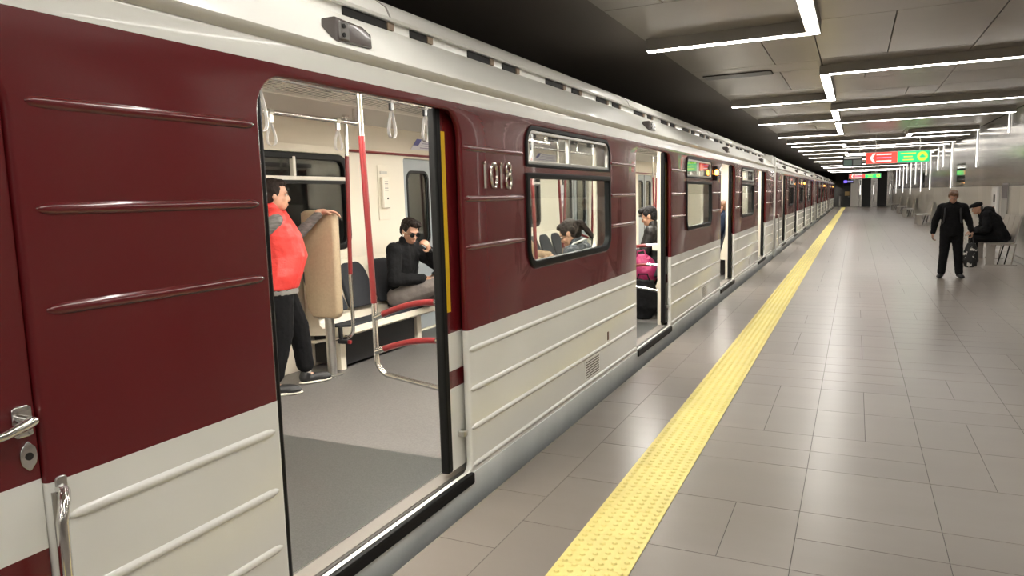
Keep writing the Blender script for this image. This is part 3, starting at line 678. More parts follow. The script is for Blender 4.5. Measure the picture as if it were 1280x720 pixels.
bench('cream bench against the platform side wall beyond the third open door', 1, 13.0, 15.8, 6, 'car benches')
def rail_frame(label, side, y, dirn, group='bench end rails', xo=0.0, split=1.0, arcs=True, zlow=.62):
    """bench end guard: a pole from the ceiling, red above, that bends back to the wall at seat height"""
    X = lambda x: side * -x     # distances given from the wall towards the aisle
    t = thing('handrail', label, 'handrail', (CX + side * 1.22, y, FZ), 0, group)
    d = .62 + xo; r = .0165
    P0 = [(X(d + .03), -.0, 2.19), (X(d), 0, split - FZ)]
    bm = B(); tube(bm, [(X(d + .035), 0, 2.19), (X(d + .03), 0, 1.86)], r, 12); obj('upper_tube', bm, chrome_m, t, True)
    bm = B(); tube(bm, [(X(d + .03), 0, 1.86), (X(d), 0, split - FZ)], r + .002, 12); obj('red_grip', bm, redrail_m, t, True)
    lo = zlow - FZ
    bm = B(); pts = [(X(d), 0, split - FZ), (X(d - .0), 0, lo + .06)] + [(X(d - .10 + .10 * math.cos(a)), 0, lo + .04 - .10 * math.sin(a)) for a in [PI / 2 * i / 6 for i in range(1, 7)]] + [(X(.02), 0, lo - .13)]
    tube(bm, pts, r, 12); obj('lower_tube', bm, chrome_m, t, True)
    if arcs:
        for z0, z1, zp in ((.91, 1.015, .06), (.705, .79, .05)):
            n = 10; q = [(X(d - (d - .01) * i / n), 0, z0 - FZ + (z1 - z0) * i / n + zp * math.sin(PI * i / n) * .8) for i in range(n + 1)]
            bm = B(); tube(bm, q[1:8], .0185, 12); o = obj('red_arc', bm, redrail_m, t, True)
            bm = B(); tube(bm, q[:2], .020, 12); obj('arc_collar', bm, chrome_m, o, True); bm = B(); tube(bm, q[7:], .0165, 12); obj('arc_end', bm, chrome_m, o, True)
            bm = B(); box(bm, *sorted((X(.13), X(.05))), -.02, .02, q[-1][2] - .05, q[-1][2] + .03, .006); obj('arc_clamp', bm, cream2_m, o) if z0 > .8 else bm.free()
    bm = B(); tube(bm, [(X(d + .035), 0, 2.175), (X(d + .035), 0, 2.195)], .03, 12); obj('ceiling_flange', bm, chrome_m, t, True)
    return t
rail_frame('red and chrome bench end rail with two red arcs beside the open door', 1, 3.50, 1)
rail_frame('red and chrome bench end rail seen behind the window of the numbered car', 1, 6.50, 1, xo=.24)
rail_frame('red and chrome bench end rail just past the second open door', 1, 8.20, 1)
rail_frame('red and chrome bench end rail before the third open door', 1, 11.10, 1)
rail_frame('red and chrome pole at the end of bench by the wheelchair pad', -1, 4.90, 1, xo=-.07, arcs=False, zlow=.50)
rail_frame('red and chrome pole at the end of bench beside seated man', -1, 6.50, 1, xo=-.05)
rail_frame('red and chrome pole at the start of long far bench', -1, 8.15, 1, xo=-.05)
rail_frame('red and chrome pole at the end of long far bench', -1, 11.1, 1, xo=-.05)
# slanting red pole pairs at the aisle
def slant(label, x, y, dx, dy):
    t = thing('slanted_pole', label, 'pole', (x, y, FZ), 0, 'slanted aisle poles')
    bm = B(); tube(bm, [(0, 0, 0), (0, 0, .85)], .0165); obj('lower_tube', bm, chrome_m, t, True)
    for s in (-1, 1):
        bm = B(); tube(bm, [(0, s * .018, .80), (dx * s * .8, dy * s * .8, 1.80)], .0175); obj('red_grip', bm, redrail_m, t, True)
        bm = B(); tube(bm, [(dx * s * .8, dy * s * .8, 1.80), (dx * s, dy * s, 2.19)], .0165); obj('upper_tube', bm, chrome_m, t, True)
    return t
slant('pair of red poles meeting in a V, seen through window', CX - .35, 9.05, 0, .16)
slant('pair of red poles meeting in a V, seen through second open door', CX - .25, 13.6, 0, .16)
# overhead bars and straps
def bar(label, x, y0, y1, z):
    t = thing('overhead_bar', label, 'handrail', (x, (y0 + y1) / 2, z), 0, 'overhead bars'); h = (y1 - y0) / 2
    bm = B(); tube(bm, [(0, -h, 0), (0, h, 0)], .0165); obj('bar', bm, chrome_m, t, True)
    for q in (-h + .08, 0, h - .08):
        bm = B(); tube(bm, [(0, q, 0), (0, q, 2.326 - z)], .011); o = obj('hanger', bm, chrome_m, t, True)
        bm = B(); tube(bm, [(0, q - .026, 0), (0, q + .026, 0)], .022); obj('clamp', bm, chrome_m, o, True)
    return t
bar('chrome overhead bar carrying white straps above the standing woman', -3.52, 2.2, 4.68, 2.215)
bar('chrome overhead bar over the long far bench', -3.52, 7.9, 11.2, 2.215)
bar('chrome overhead bar along the near bench', -2.62, 4.75, 6.35, 2.10)
strap_m = mat('white_strap', (.62, .60, .57), .45); strapg_m = mat('grey_strap', (.20, .19, .18), .5)
def strap(label, x, y, z, m, clip, L=.235, group='hanging hand straps'):
    t = thing('hand_strap', label, 'hand strap', (x, y, z), 0, group)
    bm = B(); tube(bm, [(0, -.019, .0), (0, .019, 0)], .0235, 14); obj('loop_sleeve', bm, m, t, True)
    bm = B(); box(bm, -.013, .013, -.017, .017, -.072, -.018, .004); obj('clip', bm, clip, t)
    n = 22; pts = []
    for i in range(n + 1):
        u = i / n; a = 2 * PI * u; wid = .052 * math.sin(PI * min(1, (1 - math.cos(a)) / 2 * 1.0)) if False else 0
        zz = -.065 - (L - .065) * (1 - math.cos(a)) / 2
        k = (-.065 - zz) / (L - .065); pts.append((0, math.copysign(1, math.sin(a)) * .048 * (max(0, k) ** .85) * math.sqrt(max(0, 1.0 - k ** 5)) * 1.15, zz))
    b = B(); rows = []
    for i, p in enumerate(pts[:-1]): rows.append([b.verts.new((sx * .011, p[1] * (1 + so), p[2])) for sx, so in ((-1, 0), (1, 0), (1, .14), (-1, .14))])
    for i in range(len(rows)):
        a, c = rows[i], rows[(i + 1) % len(rows)]
        for k in range(4): b.faces.new((a[k], a[(k + 1) % 4], c[(k + 1) % 4], c[k]))
    obj('handle', b, m, t, True)
    return t
strap('white hand strap hanging above the standing woman', -3.52, 3.71, 2.215, strap_m, steel_m, .22)
strap('white hand strap hanging beside the red pole', -3.52, 4.40, 2.215, strap_m, steel_m, .22)
strap('grey hand strap with black clip hanging in the middle of open doorway', -2.90, 4.21, 2.296, strapg_m, black_m, .26)
strap('grey hand strap with black clip hanging near the yellow door edge', -2.90, 4.64, 2.296, strapg_m, black_m, .26)
strap('grey hand strap partly hidden by the left door jamb', -2.90, 2.99, 2.296, strapg_m, black_m, .30)
strap('grey hand strap seen through the small upper window', -2.62, 5.95, 2.10, strapg_m, black_m, .20)
bar('chrome overhead bar above the entrance carrying grey straps', -2.90, 2.2, 4.9, 2.296)

# wheelchair backrest pad
t = thing('wheelchair_backrest', 'tall tan padded backrest on a steel post beside the standing woman', 'backrest', (-4.06, 4.80, FZ))
o = slab('pad', [(-.20, .70), (-.185, .58), (-.13, .505), (.10, .50), (.135, .52), (.15, .56), (.155, 1.36), (.14, 1.405), (.10, 1.42), (-.16, 1.42), (-.20, 1.40)], [], -.045, .045, pad_m, t, .028, 'y')
bm = B(); tube(bm, [(.02, .0, 0), (.02, 0, .52)], .04, 14); obj('post', bm, steel_m, t, True)
bm = B(); box(bm, -.05, .09, -.06, .06, 0, .008); obj('base_plate', bm, steel_m, t)
bm = B(); box(bm, .05, .16, .045, .078, .27, .31, .008); box(bm, .06, .10, .048, .076, .31, .42, .008); obj('seat_belt', bm, black_m, t)
bm = B(); box(bm, .16, .19, .046, .077, .275, .305, .004); obj('buckle', bm, mat('red_buckle', (.25, .02, .02), .4), t)
# intercom on the far wall
t = thing('intercom', 'cream passenger intercom on the wall beside blue grey doors', 'intercom', (CX - 1.239, 6.235, 1.42))
bm = B(); box(bm, .0, .008, -.10, .10, 0, .56, .002); obj('back_plate', bm, cream2_m, t)
bm = B(); box(bm, .008, .045, -.065, .055, .12, .44, .008); o = obj('handset_box', bm, mat('intercom_cream', (.80, .75, .64), .4), t)
for k in range(5):
    bm = B(); box(bm, .045, .0462, -.035, .025, .30 + k * .022, .309 + k * .022); obj('speaker_slot', bm, housing_m, o)
bm = B(); tube(bm, [(.045, .01, .22), (.05, .01, .22)], .010, 10); obj('call_button', bm, black_m, o)
bm = B(); box(bm, .008, .014, -.06, .06, .47, .50); obj('text_plate', bm, mat('text_grey', (.5, .48, .43), .5), t)
# posters
def cove_poster(label, y0, y1):
    t = thing('route_poster', label, 'poster', (CX - 1.2, (y0 + y1) / 2, 2.17), 0, 'route posters'); h = (y1 - y0) / 2
    def quad(nm, a, b_, u0, u1, off, m):
        P_ = lambda u: Vector((-.025 + .095 * u + .004 + off, 0, .0 + .12 * u))
        b = B(); pts = [P_(u0) + Vector((0, a, 0)), P_(u0) + Vector((0, b_, 0)), P_(u1) + Vector((0, b_, 0)), P_(u1) + Vector((0, a, 0))]
        n = Vector((.002, 0, -.0015)); v = [b.verts.new(p) for p in pts] + [b.verts.new(p + n) for p in pts]
        b.faces.new(v[4:]); b.faces.new(v[:4][::-1])
        for k in range(4): b.faces.new((v[k], v[(k + 1) % 4], v[4 + (k + 1) % 4], v[4 + k]))
        obj(nm, b, m, t)
    quad('sheet', -h, h, 0, 1, 0, mat('poster_white', (.75, .74, .78), .5))
    quad('blue_corner', -h, -h + .1, .35, 1, .0035, mat('poster_blue', (.09, .09, .25), .5))
    for k in range(4): quad('print_line', -h + .16, h - .08 - .07 * (k % 2), .16 + .18 * k, .22 + .18 * k, .0035, mat('print_mauve', (.36, .33, .45), .5))
cove_poster('white route poster with blue corner on the curved car ceiling', 6.75, 7.75)
cove_poster('white route poster on the curved car ceiling seen through upper window', 10.1, 11.0)
t = thing('wall_notice', 'white notice on the car wall behind the slanted poles', 'poster', (CX - 1.239, 11.28, 1.45), 0)
bm = B(); box(bm, 0, .004, -.12, .12, 0, .36); obj('sheet', bm, mat('poster_white', (.75, .74, .78), .5), t)
bm = B(); box(bm, .004, .005, -.09, .09, .05, .10); box(bm, .004, .005, -.09, .09, .2, .22); obj('print', bm, mat('print_mauve', (.36, .33, .45), .5), t)
t = thing('orange_notice', 'white and orange notice on the wall past the far doors', 'poster', (CX - 1.239, 12.95, 1.45), 0)
bm = B(); box(bm, 0, .004, -.12, .12, 0, .36); obj('sheet', bm, mat('poster_white', (.75, .74, .78), .5), t)
bm = B(); box(bm, .004, .005, -.12, .12, 0, .13); obj('orange_band', bm, mat('poster_orange', (.65, .18, .04), .5), t)

# ================================================================== PEOPLE
def V(*a): return Vector(a)
def cap(bm, p, r, q, s, n=12):
    p, q = Vector(p), Vector(q); d = (q - p); L = d.length
    if L < 1e-6: d = V(0, 0, 1)
    d = d.normalized(); a, b_ = frame_of(d); rings = []
    def rg(c, rr): rings.append([bm.verts.new(c + (a * math.cos(2 * PI * k / n) + b_ * math.sin(2 * PI * k / n)) * rr) for k in range(n)])
    for t in (.12, .45, .8): rg(p - d * r * math.cos(t * PI / 2), r * math.sin(t * PI / 2))
    rg(p, r); rg((p + q) / 2, (r + s) / 2); rg(q, s)
    for t in (.8, .45, .12): rg(q + d * s * math.cos(t * PI / 2), s * math.sin(t * PI / 2))
    for x, y in zip(rings, rings[1:]):
        for k in range(n): bm.faces.new((x[k], x[(k + 1) % n], y[(k + 1) % n], y[k]))
    bm.faces.new(rings[0][::-1]); bm.faces.new(rings[-1])
def ell(bm, c, X, Y, Z, n=14, mrows=9):
    """ellipsoid with half axes X, Y, Z (vectors)"""
    c = Vector(c); rows = []
    for i in range(1, mrows):
        t = PI * i / mrows; rows.append([bm.verts.new(c + Z * math.cos(t) + (X * math.cos(2 * PI * k / n) + Y * math.sin(2 * PI * k / n)) * math.sin(t)) for k in range(n)])
    top = bm.verts.new(c + Z); bot = bm.verts.new(c - Z)
    for a, b_ in zip(rows, rows[1:]):
        for k in range(n): bm.faces.new((a[k], b_[k], b_[(k + 1) % n], a[(k + 1) % n]))
    for k in range(n): bm.faces.new((top, rows[0][k], rows[0][(k + 1) % n])); bm.faces.new((bot, rows[-1][(k + 1) % n], rows[-1][k]))
def loft(bm, secs, n=18):
    rows = []
    for c, sx, sy in secs: rows.append([bm.verts.new(c + sx * math.cos(2 * PI * k / n) + sy * math.sin(2 * PI * k / n)) for k in range(n)])
    for a, b_ in zip(rows, rows[1:]):
        for k in range(n): bm.faces.new((a[k], a[(k + 1) % n], b_[(k + 1) % n], b_[k]))
    bm.faces.new(rows[0][::-1]); bm.faces.new(rows[-1])
def remesh(name, bm, m, parent, voxel=.008, smooth=4, wrinkle=0.0, wscale=.08):
    me = bpy.data.meshes.new(name); bmesh.ops.recalc_face_normals(bm, faces=bm.faces); bm.to_mesh(me); bm.free()
    o = bpy.data.objects.new(name, me); C.objects.link(o)
    r = o.modifiers.new('r', 'REMESH'); r.mode = 'VOXEL'; r.voxel_size = voxel
    s = o.modifiers.new('s', 'SMOOTH'); s.iterations = smooth; s.factor = .5
    if wrinkle:
        tx = bpy.data.textures.new(name, 'CLOUDS'); tx.noise_scale = wscale; tx.noise_depth = 2
        dm = o.modifiers.new('d', 'DISPLACE'); dm.texture = tx; dm.strength = wrinkle; dm.mid_level = .5
    dg = bpy.context.evaluated_depsgraph_get(); me2 = bpy.data.meshes.new_from_object(o.evaluated_get(dg)); me2.name = name
    bpy.data.objects.remove(o); bpy.data.meshes.remove(me)
    for p in me2.polygons: p.use_smooth = True
    me2.materials.clear(); me2.materials.append(m)
    return link(name, me2, None, parent)
def stand(h=1.68, fat=1.0):
    k = h / 1.70
    J = dict(pel=V(0, 0, .93), chest=V(0, -.005, 1.26), neck=V(0, -.01, 1.44), head=V(0, .03, 1.585))
    for s, c in ((-1, 'L'), (1, 'R')):
        J.update({'sh' + c: V(s * .175 * fat, -.01, 1.39), 'el' + c: V(s * .225 * fat, -.02, 1.12), 'wr' + c: V(s * .225 * fat, .05, .88),
                  'hp' + c: V(s * .09, 0, .90), 'kn' + c: V(s * .10, .015, .49), 'an' + c: V(s * .10, 0, .085), 'to' + c: V(s * .12, .16, .035)})
    return {a: v * k for a, v in J.items()}
def sit(h=1.70, fat=1.0, seat=.44, lean=0.0):
    k = h / 1.70; z = seat / k
    J = dict(pel=V(0, 0, z + .10), chest=V(0, .0 + lean * .6, z + .42), neck=V(0, .02 + lean, z + .60), head=V(0, .06 + lean * 1.15, z + .745))
    for s, c in ((-1, 'L'), (1, 'R')):
        J.update({'sh' + c: V(s * .175 * fat, .01 + lean * .95, z + .55), 'el' + c: V(s * .22 * fat, .08 + lean, z + .28), 'wr' + c: V(s * .10, .30, z + .22),
                  'hp' + c: V(s * .09, .02, z + .08), 'kn' + c: V(s * .11, .46, z + .08), 'an' + c: V(s * .11, .46, .085), 'to' + c: V(s * .12, .62, .035)})
    return {a: v * k for a, v in J.items()}
skin_ms = {}
def hand(bm, w_, d, n, s, curl=.5, k=1.0):
    """palm, four fingers and a thumb; d along the hand, n out of the palm, s towards the thumb"""
    d = d.normalized(); n = (n - d * n.dot(d)).normalized(); s = d.cross(n).normalized() if s is None else (s - d * s.dot(d) - n * s.dot(n)).normalized()
    ell(bm, w_ + d * .048 * k, s * .040 * k, n * .016 * k, d * .055 * k)
    cap(bm, w_ - d * .02, .027 * k, w_ + d * .03 * k, .026 * k)
    for i, (o_, L) in enumerate(((.029, .92), (.010, 1.0), (-.010, .95), (-.028, .76))):
        p = w_ + d * .088 * k + s * o_ * k; a = .25 + curl * .5; dd = d
        for q, ln in enumerate((.040, .028, .022)):
            dd = (d * math.cos(a) + n * math.sin(a)); p2 = p + dd * ln * L * k; cap(bm, p, (.0095 - .001 * q) * k, p2, (.0087 - .001 * q) * k, 8); p = p2; a += curl * .95
    p = w_ + d * .022 * k + s * .030 * k; p2 = p + (d * .6 + s * .75 + n * .25).normalized() * .042 * k; p3 = p2 + (d * .9 + s * .15 + n * .45).normalized() * .034 * k
    cap(bm, p, .0135 * k, p2, .0115 * k, 8); cap(bm, p2, .011 * k, p3, .0088 * k, 8)
def person(label, loc, rz, J, cfg):
    t = thing('person', label, 'person', loc, rz); k = cfg.get('k', 1.0); fat = cfg.get('fat', 1.0); vx = cfg.get('vx', .008); slim = cfg.get('slim', 1.0)
    fw = cfg.get('face', V(0, 1, -.1)).normalized(); up = cfg.get('up', V(0, 0, 1)); rt = fw.cross(up).normalized(); up = rt.cross(fw).normalized()
    H = J['head']
    skinm = mat('skin_' + cfg.get('skin', 'light'), {'light': (.52, .30, .21), 'tan': (.46, .25, .165), 'olive': (.40, .22, .14)}[cfg.get('skin', 'light')], .5, var=.06, vscale=30)
    sh = (J['shR'] - J['shL']).normalized(); hp = (J['hpR'] - J['hpL']).normalized()
    def torso(bm, g, low=-.10, belly=cfg.get('belly', 0.0), balls=True):
        sp = (J['chest'] - J['pel']).normalized(); sp2 = (J['neck'] - J['chest']).normalized()
        f0 = sp.cross(hp) * -1; f0 = f0 if f0.dot(V(0, 1, 0)) > 0 else -f0; f1 = sp2.cross(sh) * -1; f1 = f1 if f1.dot(V(0, 1, 0)) > 0 else -f1
        f0.normalize(); f1.normalize()
        secs = []
        M_ = (J['pel'] + J['chest']) / 2
        def S_(c, sd, f, rx, ry, off=0): secs.append((c + f * off, sd.normalized() * (rx * fat * k + g), f * (ry * fat * k + g)))
        S_(J['pel'] + sp * low * k, hp, f0, .150, .105); S_(J['pel'] + sp * .02 * k, hp, f0, .165, .115, belly * .5)
        S_(M_, (hp + sh), f0, .145, .108 + belly * .5, belly); S_(J['chest'], sh, (f0 + f1).normalized(), .160, .122 + belly * .2, belly * .4)
        S_(J['chest'] + (J['neck'] - J['chest']) * .55, sh, f1, .165, .108); S_(J['chest'] + (J['neck'] - J['chest']) * .88, sh, f1, .125, .078)
        S_(J['neck'] + sp2 * .02 * k, sh, f1, .065, .062)
        loft(bm, secs)
        for c in ('LR' if balls else ''): ell(bm, J['sh' + c] , V(1, 0, 0) * (.062 * k * slim + g), V(0, 1, 0) * (.062 * k * slim + g), V(0, 0, 1) * (.062 * k * slim + g), 12, 7)
        for c in 'LR': cap(bm, J['sh' + c] if balls else J['sh' + c].lerp(J['neck'], .25), (.055 if balls else .042) * k + g, J['neck'] - sp2 * .05 * k, .055 * k + g)
    # ---- body, one continuous surface
    bm = B(); torso(bm, -.012)
    for c, s in (('L', -1), ('R', 1)):
        cap(bm, J['sh' + c], .046 * k, J['el' + c], .038 * k); cap(bm, J['el' + c], .038 * k, J['wr' + c], .026 * k)
        cap(bm, J['hp' + c], .078 * k, J['kn' + c], .052 * k); cap(bm, J['kn' + c], .052 * k, J['an' + c], .036 * k); cap(bm, J['an' + c] + V(0, 0, -.02), .034 * k, J['to' + c], .026 * k)
        hd_ = cfg.get('hand' + c)
        d = (J['wr' + c] - J['el' + c])
        if hd_: hand(bm, J['wr' + c], hd_[0], hd_[1], hd_[2] if len(hd_) > 2 else None, hd_[3] if len(hd_) > 3 else .55, k)
        else: hand(bm, J['wr' + c], d, V(-s, 0, 0), V(0, 1, 0), .5, k)
    L = lambda x, y, z: H + (rt * x + fw * y + up * z) * k
    A = lambda bm, x, y, z, a, b_, c: ell(bm, L(x, y, z), rt * a * k, fw * b_ * k, up * c * k)
    cap(bm, J['neck'] - V(0, 0, .03), .056 * k, L(0, -.02, -.06), .050 * k)
    A(bm, 0, -.012, .028, .074, .094, .092); A(bm, 0, .022, -.035, .062, .070, .078); A(bm, 0, .045, -.082, .036, .042, .032)
    A(bm, 0, .070, .022, .052, .022, .016)
    cap(bm, L(0, .084, .008), .009 * k, L(0, .102, -.030), .0125 * k, 8); A(bm, 0, .092, -.034, .018, .014, .010)
    A(bm, 0, .083, -.066, .026, .014, .008); A(bm, 0, .079, -.076, .022, .014, .008)
    for s in (-1, 1): A(bm, s * .074, -.008, -.008, .010, .022, .031); A(bm, s * .040, .060, -.028, .022, .020, .020)
    remesh('body', bm, skinm, t, cfg.get('bvx', .0062), 3)
    bo = t.children[0]
    for s in (-1, 1):
        b = B(); ell(b, L(s * .031, .078, .006), rt * .013 * k, fw * .010 * k, up * .0075 * k, 10, 6); e = obj('eye', b, mat('eye_white', (.6, .57, .54), .3), t, True)
        b = B(); ell(b, L(s * .031, .086, .005), rt * .0055 * k, fw * .004 * k, up * .0055 * k, 8, 5); obj('iris', b, mat('iris_dark', (.015, .010, .008), .2), e, True)
        b = B(); cap(b, L(s * .014, .094, .021), .0035 * k, L(s * .048, .080, .024), .003 * k, 6); obj('eyebrow', b, cfg['hairm'], t, True)
    b = B(); ell(b, L(0, .094, -.071), rt * .022 * k, fw * .004 * k, up * .0045 * k, 10, 6); obj('lips', b, mat('lips', (.36, .13, .11), .45), t, True)
    # ---- hair
    hs = cfg.get('hair', 'short')
    if hs:
        b = B()
        A(b, 0, -.030, .052, .083, .093, .082); A(b, 0, -.055, .0, .078, .070, .085)
        if hs in ('short', 'full'):
            A(b, 0, .035, .100, .066, .058, .036)
            for s in (-1, 1): A(b, s * .070, .010, .045, .016, .038, .040)
        if hs == 'full': A(b, -.02, .060, .098, .058, .042, .034); A(b, .025, .045, .112, .05, .05, .03)
        if hs == 'bun':
            A(b, 0, .030, .095, .066, .055, .032); A(b, 0, -.135, .015, .042, .040, .046)
            for s in (-1, 1): A(b, s * .070, -.01, .03, .016, .04, .05)
        if hs == 'tail':
            A(b, 0, .030, .095, .066, .055, .032); A(b, 0, -.13, .03, .035, .040, .04)
            cap(b, L(0, -.15, .02), .034 * k, L(0, -.175, -.14), .022 * k)
            for s in (-1, 1): A(b, s * .068, .012, .04, .018, .042, .048)
        remesh('hair', b, cfg['hairm'], t, .006, 2, .012, .02)
    # ---- clothes
    top = cfg['top']; g = top.get('g', .016); b = B(); torso(b, g, top.get('low', -.12), balls=top.get('sleeve', 1.0) != 0)
    sl = top.get('sleeve', 1.0)
    for c in 'LR':
        if sl == 0:  # waistcoat
            continue
        cap(b, J['sh' + c], .052 * k + g, J['el' + c], .044 * k + g); cap(b, J['el' + c], .044 * k + g, J['el' + c].lerp(J['wr' + c], .93), .032 * k + g * .8)
    if top.get('collar', True):
        q = J['neck']; cap(b, q - V(0, 0, .03), .066 * k, q + (H - q) * .30 + V(0, -.012, 0), .064 * k)
    if top.get('hood'):
        q = J['neck'] - fw * .02; A2 = V(1, 0, 0); ell(b, J['neck'] + V(0, -.085, .055) * k, rt * .14 * k, V(0, .10 * k, .03 * k), V(0, -.02 * k, .095 * k)); cap(b, J['neck'] + rt * .09 * k + V(0, -.02, .02), .038 * k, J['neck'] + rt * .05 * k + V(0, .06, -.02), .03 * k); cap(b, J['neck'] - rt * .09 * k + V(0, -.02, .02), .038 * k, J['neck'] - rt * .05 * k + V(0, .06, -.02), .03 * k)
    remesh(top.get('name', 'jacket'), b, top['m'], t, vx, 3, top.get('wr', .012), .07)
    if sl == 0:
        b = B()
        for c in 'LR': cap(b, J['sh' + c], .056 * k, J['el' + c], .050 * k); cap(b, J['el' + c], .050 * k, J['el' + c].lerp(J['wr' + c], .93), .036 * k)
        remesh('sleeves', b, cfg['sleevem'], t, vx, 3, .008, .05)
        if cfg.get('hem'): b = B(); sp = (J['chest'] - J['pel']).normalized(); loft(b, [(J['pel'] + sp * -.125 * k, hp * (.178 * fat * k), V(0, 1, 0) * (.135 * fat * k)), (J['pel'] + sp * -.05 * k, hp * (.176 * fat * k), V(0, 1, 0) * (.133 * fat * k))]); remesh('shirt_hem', b, cfg['hem'], t, vx, 2, .006, .04)
    bt = cfg['bottom']; g = bt.get('g', .014); b = B(); f = V(0, 1, 0)
    sp = (J['chest'] - J['pel']).normalized(); f0 = sp.cross(hp); f0 = f0 if f0.y > 0 else -f0
    loft(b, [(J['pel'] + sp * -.10 * k, hp * (.150 * fat * k + g), f0.normalized() * (.105 * fat * k + g)), (J['pel'] + sp * .0 * k, hp * (.160 * fat * k + g * .4), f0.normalized() * (.113 * fat * k + g * .4)), (J['pel'] + sp * .06 * k, hp * (.152 * fat * k), f0.normalized() * (.108 * fat * k))])
    for c in 'LR':
        lf = bt.get('leg', 1.0)
        cap(b, J['hp' + c], .086 * k * lf + g, J['kn' + c], .058 * k * lf + g); cap(b, J['kn' + c], .058 * k * lf + g, J['kn' + c].lerp(J['an' + c], cfg.get('hemk', .94)), .046 * k * lf + g)
    remesh('trousers', b, bt['m'], t, vx, 3, .012, .06)
    for c in 'LR':
        a, q = J['an' + c], J['to' + c]; d = (q - a); d.z *= .3; d = d.normalized() if d.length > .01 else V(0, 1, 0); sd = d.cross(V(0, 0, 1)).normalized(); base = min(a.z - .085, q.z - .035) if abs(a.z - .085 * k) < .1 else None
        u = sd.cross(d).normalized()
        if base is not None: u = V(0, 0, 1); dd = V(d.x, d.y, 0).normalized()
        else: dd = (q - a).normalized(); sd = dd.cross(V(0, 0, 1)).normalized(); u = sd.cross(dd).normalized(); dd = (dd * .95 - u * .0).normalized()
        b = B(); g0 = a + dd * .06 * k - u * .045 * k
        cap(b, a - u * .005 - dd * .01, .046 * k, a - u * .03 * k - dd * .02 * k, .046 * k); ell(b, g0 + dd * .015 + u * .004, dd * .135 * k, sd * .048 * k, u * .042 * k)
        ell(b, g0 + dd * .07 * k - u * .006, dd * .085 * k, sd * .050 * k, u * .030 * k)
        if cfg.get('sockm'): bs = B(); cap(bs, a + u * .02, .040 * k, a + u * .075, .040 * k); remesh('sock', bs, cfg['sockm'], t, .006, 1)
        so = remesh('shoe', b, cfg['shoem'], t, .006, 2)
        if cfg.get('solem'):
            b = B(); ell(b, g0 + dd * .015 - u * .026 * k, dd * .150 * k, sd * .054 * k, u * .016 * k); remesh('sole', b, cfg['solem'], so, .006, 1)
    return t, L, J
blackcloth = mat('black_cloth', (.010, .010, .011), .85, spec=.12, var=.3, vscale=20, bump=.15, bscale=40)
blackcloth2 = mat('black_trouser_cloth', (.008, .008, .009), .9, spec=.12, bump=.15, bscale=40)
redcloth = mat('coral_red_quilt', (.62, .042, .036), .5, var=.06, vscale=15, bump=.35, bscale=22, stretch=(1, 1, 1.6))
stripe = mat('grey_knit', (.12, .115, .11), .9, var=.5, vscale=90, stretch=(.2, .2, 1))
greytr = mat('grey_cargo_cloth', (.155, .135, .125), .85, var=.12, vscale=14, bump=.2, bscale=30)
dkhair = mat('dark_brown_hair', (.016, .010, .008), .65, spec=.2, var=.4, vscale=60, bump=.4, bscale=90, stretch=(1, 1, .3))
blkhair = mat('black_hair', (.008, .007, .007), .65, spec=.2, bump=.4, bscale=90)
brhair = mat('brown_hair', (.14, .062, .024), .5, var=.4, vscale=50, bump=.3, bscale=90)
blkshoe = mat('black_shoe', (.012, .012, .013), .5); whitesole = mat('white_sole', (.70, .67, .60), .6); redshoe = mat('dark_red_shoe', (.16, .028, .026), .6)
leather = mat('black_leather', (.012, .011, .010), .5, bump=.08, bscale=30, spec=.3); navy = mat('navy_coat', (.012, .018, .035), .8, spec=.12)
jeans = mat('blue_jeans', (.13, .18, .30), .85); tancloth = mat('tan_sleeve', (.42, .29, .18), .8)

# ---- standing woman, red waistcoat
J = stand(1.66, 1.14)
J['anR'] += V(.03, -.10, 0); J['toR'] += V(.05, -.10, 0); J['knR'] += V(.01, -.02, 0)
J['anL'] += V(-.02, .20, 0); J['toL'] += V(-.02, .20, 0); J['knL'] += V(0, .14, .01); J['toL'].x -= .01
J['elL'] = V(-.25, .20, 1.20); J['wrL'] = V(-.16, .40, 1.405); J['elR'] = V(.20, -.27, 1.14); J['wrR'] = V(.10, -.22, .92)
person('standing woman in a coral red waistcoat with a hand on the tan backrest', (-4.09, 4.27, FZ), math.radians(-38), J,
       dict(fat=1.14, belly=.055, face=V(.12, 1, -.06), hairm=dkhair, hair='bun', skin='light', top=dict(name='waistcoat', m=redcloth, g=.038, low=-.085, sleeve=0, wr=.010), sleevem=stripe, slim=.8, hem=mat('grey_shirt', (.17, .16, .15), .8),
            bottom=dict(m=blackcloth2, g=.020, leg=1.12), shoem=blkshoe, solem=whitesole, sockm=whitesole, hemk=.80, handL=(V(.15, 1, .05), V(.1, 0, -1), V(1, 0, 0), .35)))
# ---- seated man with sunglasses and phone
J = sit(1.74, 1.05, .43, .03)
J['neck'] += V(.0, .0, .0); J['head'] += V(.015, .03, -.015)
J['knR'] = V(.02, .44, .66); J['anR'] = V(-.20, .56, .42); J['toR'] = V(-.30, .66, .38)
J['knL'] = V(-.15, .43, .50); J['anL'] = V(-.18, .47, .085); J['toL'] = V(-.20, .63, .035)
J['hpR'] += V(.02, 0, .02)
J['elR'] = V(.28, .08, .72); J['wrR'] = V(.09, .30, .715)
J['elL'] = V(-.27, .27, .82); J['wrL'] = V(-.10, .27, .985)
tman, LM, JM = person('seated man in black jacket and grey trousers wearing sunglasses', (-4.12, 6.03, FZ), math.radians(-86), J,
       dict(fat=1.05, face=V(.42, .85, -.40), hairm=dkhair, hair='full', skin='tan', top=dict(m=blackcloth, g=.024, wr=.020), bottom=dict(m=greytr, g=.024, leg=1.12), shoem=blkshoe, solem=whitesole,
            handR=(V(-.8, .5, .05), V(0, .3, 1), V(.3, .9, .1), .45), handL=(V(.55, .12, .55), V(.3, -.9, .2), None, .8)))
